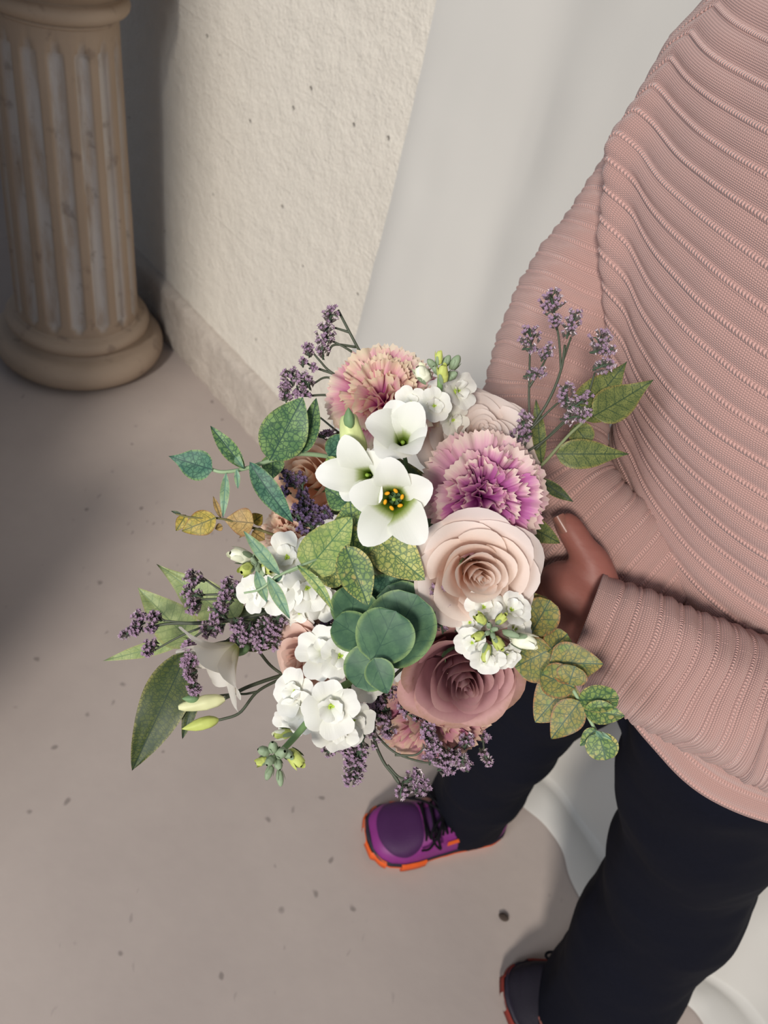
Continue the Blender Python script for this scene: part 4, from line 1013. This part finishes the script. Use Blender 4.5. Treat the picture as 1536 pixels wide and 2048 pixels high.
branch('pale green pointed leaves behind the statice at the far left', [(620, 1240, .59), (520, 1245, .58), (440, 1245, .575), (380, 1280, .575)], [
 ((386, 1288, .575), (276, 1176, .590), 84, 'pale', 'drop', {}), ((465, 1240, .575), (313, 1128, .59), 78, 'pale', 'drop', dict(acum=.6)), ((378, 1278, .575), (205, 1322, .60), 30, 'pale', 'lance', {}),
 ((545, 1232, .575), (452, 1240, .58), 58, 'dark', 'ovate', {}), ((470, 1240, .572), (440, 1180, .58), 60, 'pale', 'ovate', {}), ((560, 1260, .575), (480, 1300, .58), 50, 'dark', 'ovate', {})], mat=MSTEMD, r=(.0012, .0008))
branch('speckled olive pointed leaves against the sweater at the upper right', [(1030, 1010, .565), (1068, 948, .555), (1098, 915, .550), (1140, 868, .545), (1180, 832, .545), (1190, 820, .545)], [
 ((1160, 840, .548), (1255, 722, .555), 84, 'speck', 'drop', dict(acum=.5)), ((1188, 832, .542), (1307, 760, .548), 74, 'speck', 'drop', dict(acum=.4, roll=.1)), ((1112, 908, .545), (1258, 908, .548), 60, 'speck', 'drop', dict(acum=.4, curl=-.03)),
 ((1148, 850, .552), (1178, 888, .556), 50, 'speck', 'round', {}), ((1083, 928, .552), (1072, 798, .560), 28, 'speck', 'lance', {}), ((1072, 956, .552), (1147, 1004, .556), 26, 'dark', 'lance', {}), 
 ((1055, 948, .56), (1048, 878, .565), 36, 'dark', 'ovate', {}), ((1045, 1045, .565), (1120, 1086, .575), 46, 'speck', 'ovate', {})], mat=plain('olive_twig', '#7c8460', .6, .2), r=(.0014, .0009))
branch('dark green leaves showing deep in the gaps between the blooms', [(850, 1120, .60), (800, 1120, .585), (760, 1100, .575)], [
 ((800, 1120, .575), (700, 1040, .570), 150, 'dark', 'ovate', {}), ((800, 1150, .575), (690, 1240, .570), 140, 'dark', 'ovate', {}), ((820, 1180, .575), (850, 1330, .565), 150, 'dark', 'ovate', {}), ((840, 1100, .575), (860, 950, .57), 150, 'dark', 'ovate', {}),
 ((880, 1180, .575), (960, 1260, .565), 110, 'dark', 'ovate', {}), ((760, 1300, .575), (700, 1390, .57), 100, 'dark', 'ovate', {}), ((880, 1090, .575), (760, 900, .575), 120, 'dark', 'ovate', {}), ((700, 1160, .575), (600, 1180, .575), 110, 'dark', 'ovate', {})], mat=MSTEMD)
# ---- statice
statice('lilac statice rising at the right in front of the pink sleeve', [[(1020, 925, .56), (1060, 860, .555), (1098, 800, .550), (1122, 740, .548), (1130, 690, .548)], [(1122, 740, .548), (1118, 680, .548), (1108, 625, .548)], [(1126, 720, .548), (1142, 675, .55)], [(1030, 925, .558), (1056, 870, .553), (1058, 780, .55), (1060, 700, .55)], [(1058, 775, .55), (1080, 740, .548), (1095, 710, .55)],
 [(1070, 900, .553), (1120, 850, .552), (1170, 800, .552), (1190, 745, .552)], [(1030, 918, .555), (1090, 880, .551), (1135, 840, .55)], [(1060, 860, .553), (1100, 820, .55), (1135, 790, .55)]], [
 (1108, 622, 1100, 582, .546, 40, 46), (1112, 655, 1106, 632, .546, 20, 18), (1135, 672, 1152, 622, .546, 24, 40), (1062, 688, 1060, 654, .548, 34, 36), (1050, 698, 1076, 694, .548, 16, 14), (1085, 718, 1102, 688, .548, 18, 22), (1052, 752, 1090, 742, .548, 18, 26),
 (1190, 738, 1226, 725, .55, 22, 26), (1195, 700, 1205, 662, .55, 34, 40), (1185, 705, 1230, 698, .55, 18, 20), (1138, 812, 1128, 768, .548, 28, 36), (1140, 820, 1180, 790, .548, 24, 30), (1125, 838, 1180, 828, .548, 24, 34), (1045, 868, 1052, 824, .549, 26, 40), (1060, 868, 1014, 878, .549, 22, 40)])
statice('lilac statice curling out at the top left against the wall', [[(760, 770, .57), (728, 718, .565), (702, 670, .560), (676, 620, .56)], [(728, 720, .565), (690, 695, .56), (660, 680, .56)], [(712, 694, .563), (668, 690, .56), (655, 712, .56)], [(700, 665, .56), (668, 655, .56)], [(750, 790, .572), (668, 748, .57), (640, 722, .57), (622, 700, .57)], [(668, 748, .57), (625, 733, .57), (610, 722, .57)], [(740, 800, .572), (662, 756, .568), (625, 768, .566)], [(740, 820, .572), (665, 792, .568), (612, 792, .566), (590, 790, .565)], [(740, 880, .57), (690, 872, .565), (640, 835, .565)], [(740, 880, .57), (680, 866, .565), (660, 878, .56)]], [
 (660, 640, 664, 614, .558, 24, 30), (648, 690, 652, 646, .557, 28, 50), (646, 714, 644, 690, .557, 18, 22), (618, 710, 614, 690, .566, 18, 22), (606, 730, 606, 718, .566, 10, 8), (622, 736, 632, 733, .566, 11, 8),
 (585, 768, 580, 740, .563, 30, 40), (572, 800, 570, 768, .563, 24, 40), (618, 775, 602, 748, .563, 26, 36), (595, 776, 600, 790, .563, 22, 20), (615, 785, 612, 792, .564, 20, 12), (620, 880, 668, 868, .559, 18, 46)])
statice('lilac statice spreading far left in front of the pale leaves', [[(620, 1215, .56), (540, 1225, .55), (470, 1240, .545), (400, 1247, .54), (330, 1248, .54), (285, 1262, .54)], [(470, 1238, .545), (380, 1245, .54), (320, 1240, .54)], [(440, 1242, .543), (370, 1268, .54), (310, 1300, .54)], [(520, 1215, .545), (450, 1185, .54), (405, 1155, .54)], [(450, 1188, .54), (400, 1190, .54)], [(460, 1198, .54), (400, 1200, .54), (385, 1215, .54)], [(560, 1215, .545), (500, 1205, .54), (470, 1180, .54)], [(330, 1242, .54), (300, 1225, .54)],
 [(470, 1300, .545), (420, 1300, .54), (388, 1300, .54)], [(460, 1310, .545), (400, 1325, .54)], [(560, 1225, .548), (500, 1250, .545), (440, 1290, .545)]], [
 (404, 1162, 372, 1150, .535, 28, 36), (400, 1192, 368, 1180, .535, 26, 34), (398, 1208, 376, 1218, .536, 22, 28), (280, 1258, 240, 1272, .538, 14, 30), (285, 1248, 258, 1262, .538, 20, 24), (282, 1242, 272, 1224, .538, 18, 20), (318, 1240, 298, 1232, .538, 24, 30), (305, 1250, 300, 1262, .538, 16, 14), (312, 1292, 290, 1290, .538, 18, 22), (305, 1295, 290, 1308, .538, 14, 16),
 (470, 1190, 452, 1160, .537, 28, 40), (462, 1200, 440, 1195, .536, 28, 36), (450, 1235, 424, 1215, .536, 30, 44), (445, 1250, 405, 1262, .537, 28, 44), (470, 1240, 478, 1262, .536, 24, 34), (500, 1250, 492, 1282, .537, 26, 40), (480, 1262, 474, 1292, .537, 22, 34), (540, 1235, 522, 1290, .54, 36, 70), (560, 1232, 545, 1262, .54, 34, 50), (530, 1262, 512, 1300, .542, 26, 40), (555, 1270, 552, 1300, .545, 12, 14),
 (384, 1298, 372, 1286, .537, 22, 24), (384, 1325, 368, 1318, .537, 24, 28), (390, 1345, 376, 1355, .537, 24, 34), (388, 1368, 386, 1388, .538, 20, 26), (378, 1330, 390, 1312, .537, 20, 22)])
statice('deep purple statice in front of the peach rose', [[(660, 1060, .545), (635, 1020, .535), (612, 990, .530), (590, 965, .528)], [(612, 990, .53), (602, 975, .53)]], [
 (585, 970, 562, 942, .524, 20, 30), (590, 972, 594, 946, .524, 14, 16), (578, 985, 565, 978, .524, 14, 14), (605, 990, 606, 955, .524, 14, 20), (605, 1000, 606, 985, .524, 18, 16), (615, 1040, 605, 1005, .526, 48, 90), (640, 1045, 655, 1018, .527, 24, 34), (600, 1040, 590, 1015, .526, 24, 30), (625, 1060, 612, 1040, .53, 40, 50)], deep=True)
statice('lilac statice between the blush rose and the round leaves', [[(900, 1260, .53), (885, 1230, .52), (868, 1190, .512)]], [
 (880, 1200, 858, 1172, .508, 26, 40), (898, 1228, 882, 1198, .508, 24, 38), (905, 1250, 925, 1225, .512, 22, 24), (885, 1262, 880, 1235, .512, 18, 20), (915, 1262, 930, 1262, .512, 18, 16)])
statice('deep purple statice tucked under the left stock', [[(720, 1260, .565), (680, 1235, .56), (640, 1225, .558)]], [
 (680, 1232, 640, 1205, .555, 44, 70), (660, 1250, 610, 1240, .557, 38, 60), (690, 1215, 700, 1200, .555, 30, 30), (620, 1262, 590, 1255, .56, 30, 36), (560, 1180, 545, 1220, .56, 16, 20)], deep=True)
statice('lilac statice hanging below the lower left stock', [[(790, 1350, .56), (755, 1420, .55), (735, 1460, .545), (715, 1500, .54)], [(735, 1460, .545), (700, 1480, .54), (670, 1495, .54)]], [
 (735, 1450, 712, 1520, .535, 46, 90), (700, 1478, 650, 1506, .537, 20, 46), (716, 1512, 700, 1568, .536, 34, 70), (722, 1500, 690, 1520, .536, 34, 46), (770, 1392, 740, 1400, .54, 36, 50), (775, 1420, 752, 1440, .54, 40, 60), (772, 1450, 782, 1470, .542, 24, 34), (735, 1385, 722, 1400, .545, 30, 34)])
statice('thin lilac statice stalks dangling at the bottom over the shoe', [[(770, 1400, .56), (748, 1465, .55), (765, 1520, .545), (795, 1560, .54), (805, 1585, .54)], [(748, 1466, .55), (790, 1505, .545), (850, 1525, .542), (880, 1520, .54)], [(775, 1530, .543), (800, 1555, .54), (830, 1558, .54)], [(780, 1540, .543), (800, 1568, .54), (830, 1570, .54)], [(790, 1510, .545), (830, 1510, .542), (850, 1495, .54)],
 [(880, 1400, .56), (900, 1450, .555), (935, 1470, .55), (905, 1500, .545)], [(955, 1400, .57), (963, 1450, .565), (968, 1500, .56)], [(850, 1350, .56), (838, 1420, .545), (850, 1470, .54)]], [
 (805, 1568, 800, 1596, .538, 16, 22), (812, 1562, 840, 1545, .538, 22, 30), (830, 1572, 858, 1570, .538, 24, 34), (820, 1576, 850, 1582, .538, 16, 22), (860, 1525, 868, 1490, .537, 24, 34), (885, 1500, 892, 1530, .537, 40, 60), (905, 1510, 932, 1530, .538, 26, 36), (880, 1540, 905, 1538, .538, 18, 20), (930, 1495, 938, 1470, .545, 20, 24), (866, 1470, 850, 1455, .535, 26, 30), (850, 1478, 880, 1492, .536, 30, 40),
 (965, 1480, 974, 1468, .56, 12, 10), (962, 1500, 980, 1528, .56, 14, 24), (830, 1440, 800, 1410, .54, 18, 30), (845, 1452, 872, 1425, .538, 18, 26), (822, 1410, 812, 1390, .54, 16, 18), (800, 1400, 780, 1380, .545, 24, 34), (935, 1540, 930, 1525, .545, 14, 12)])
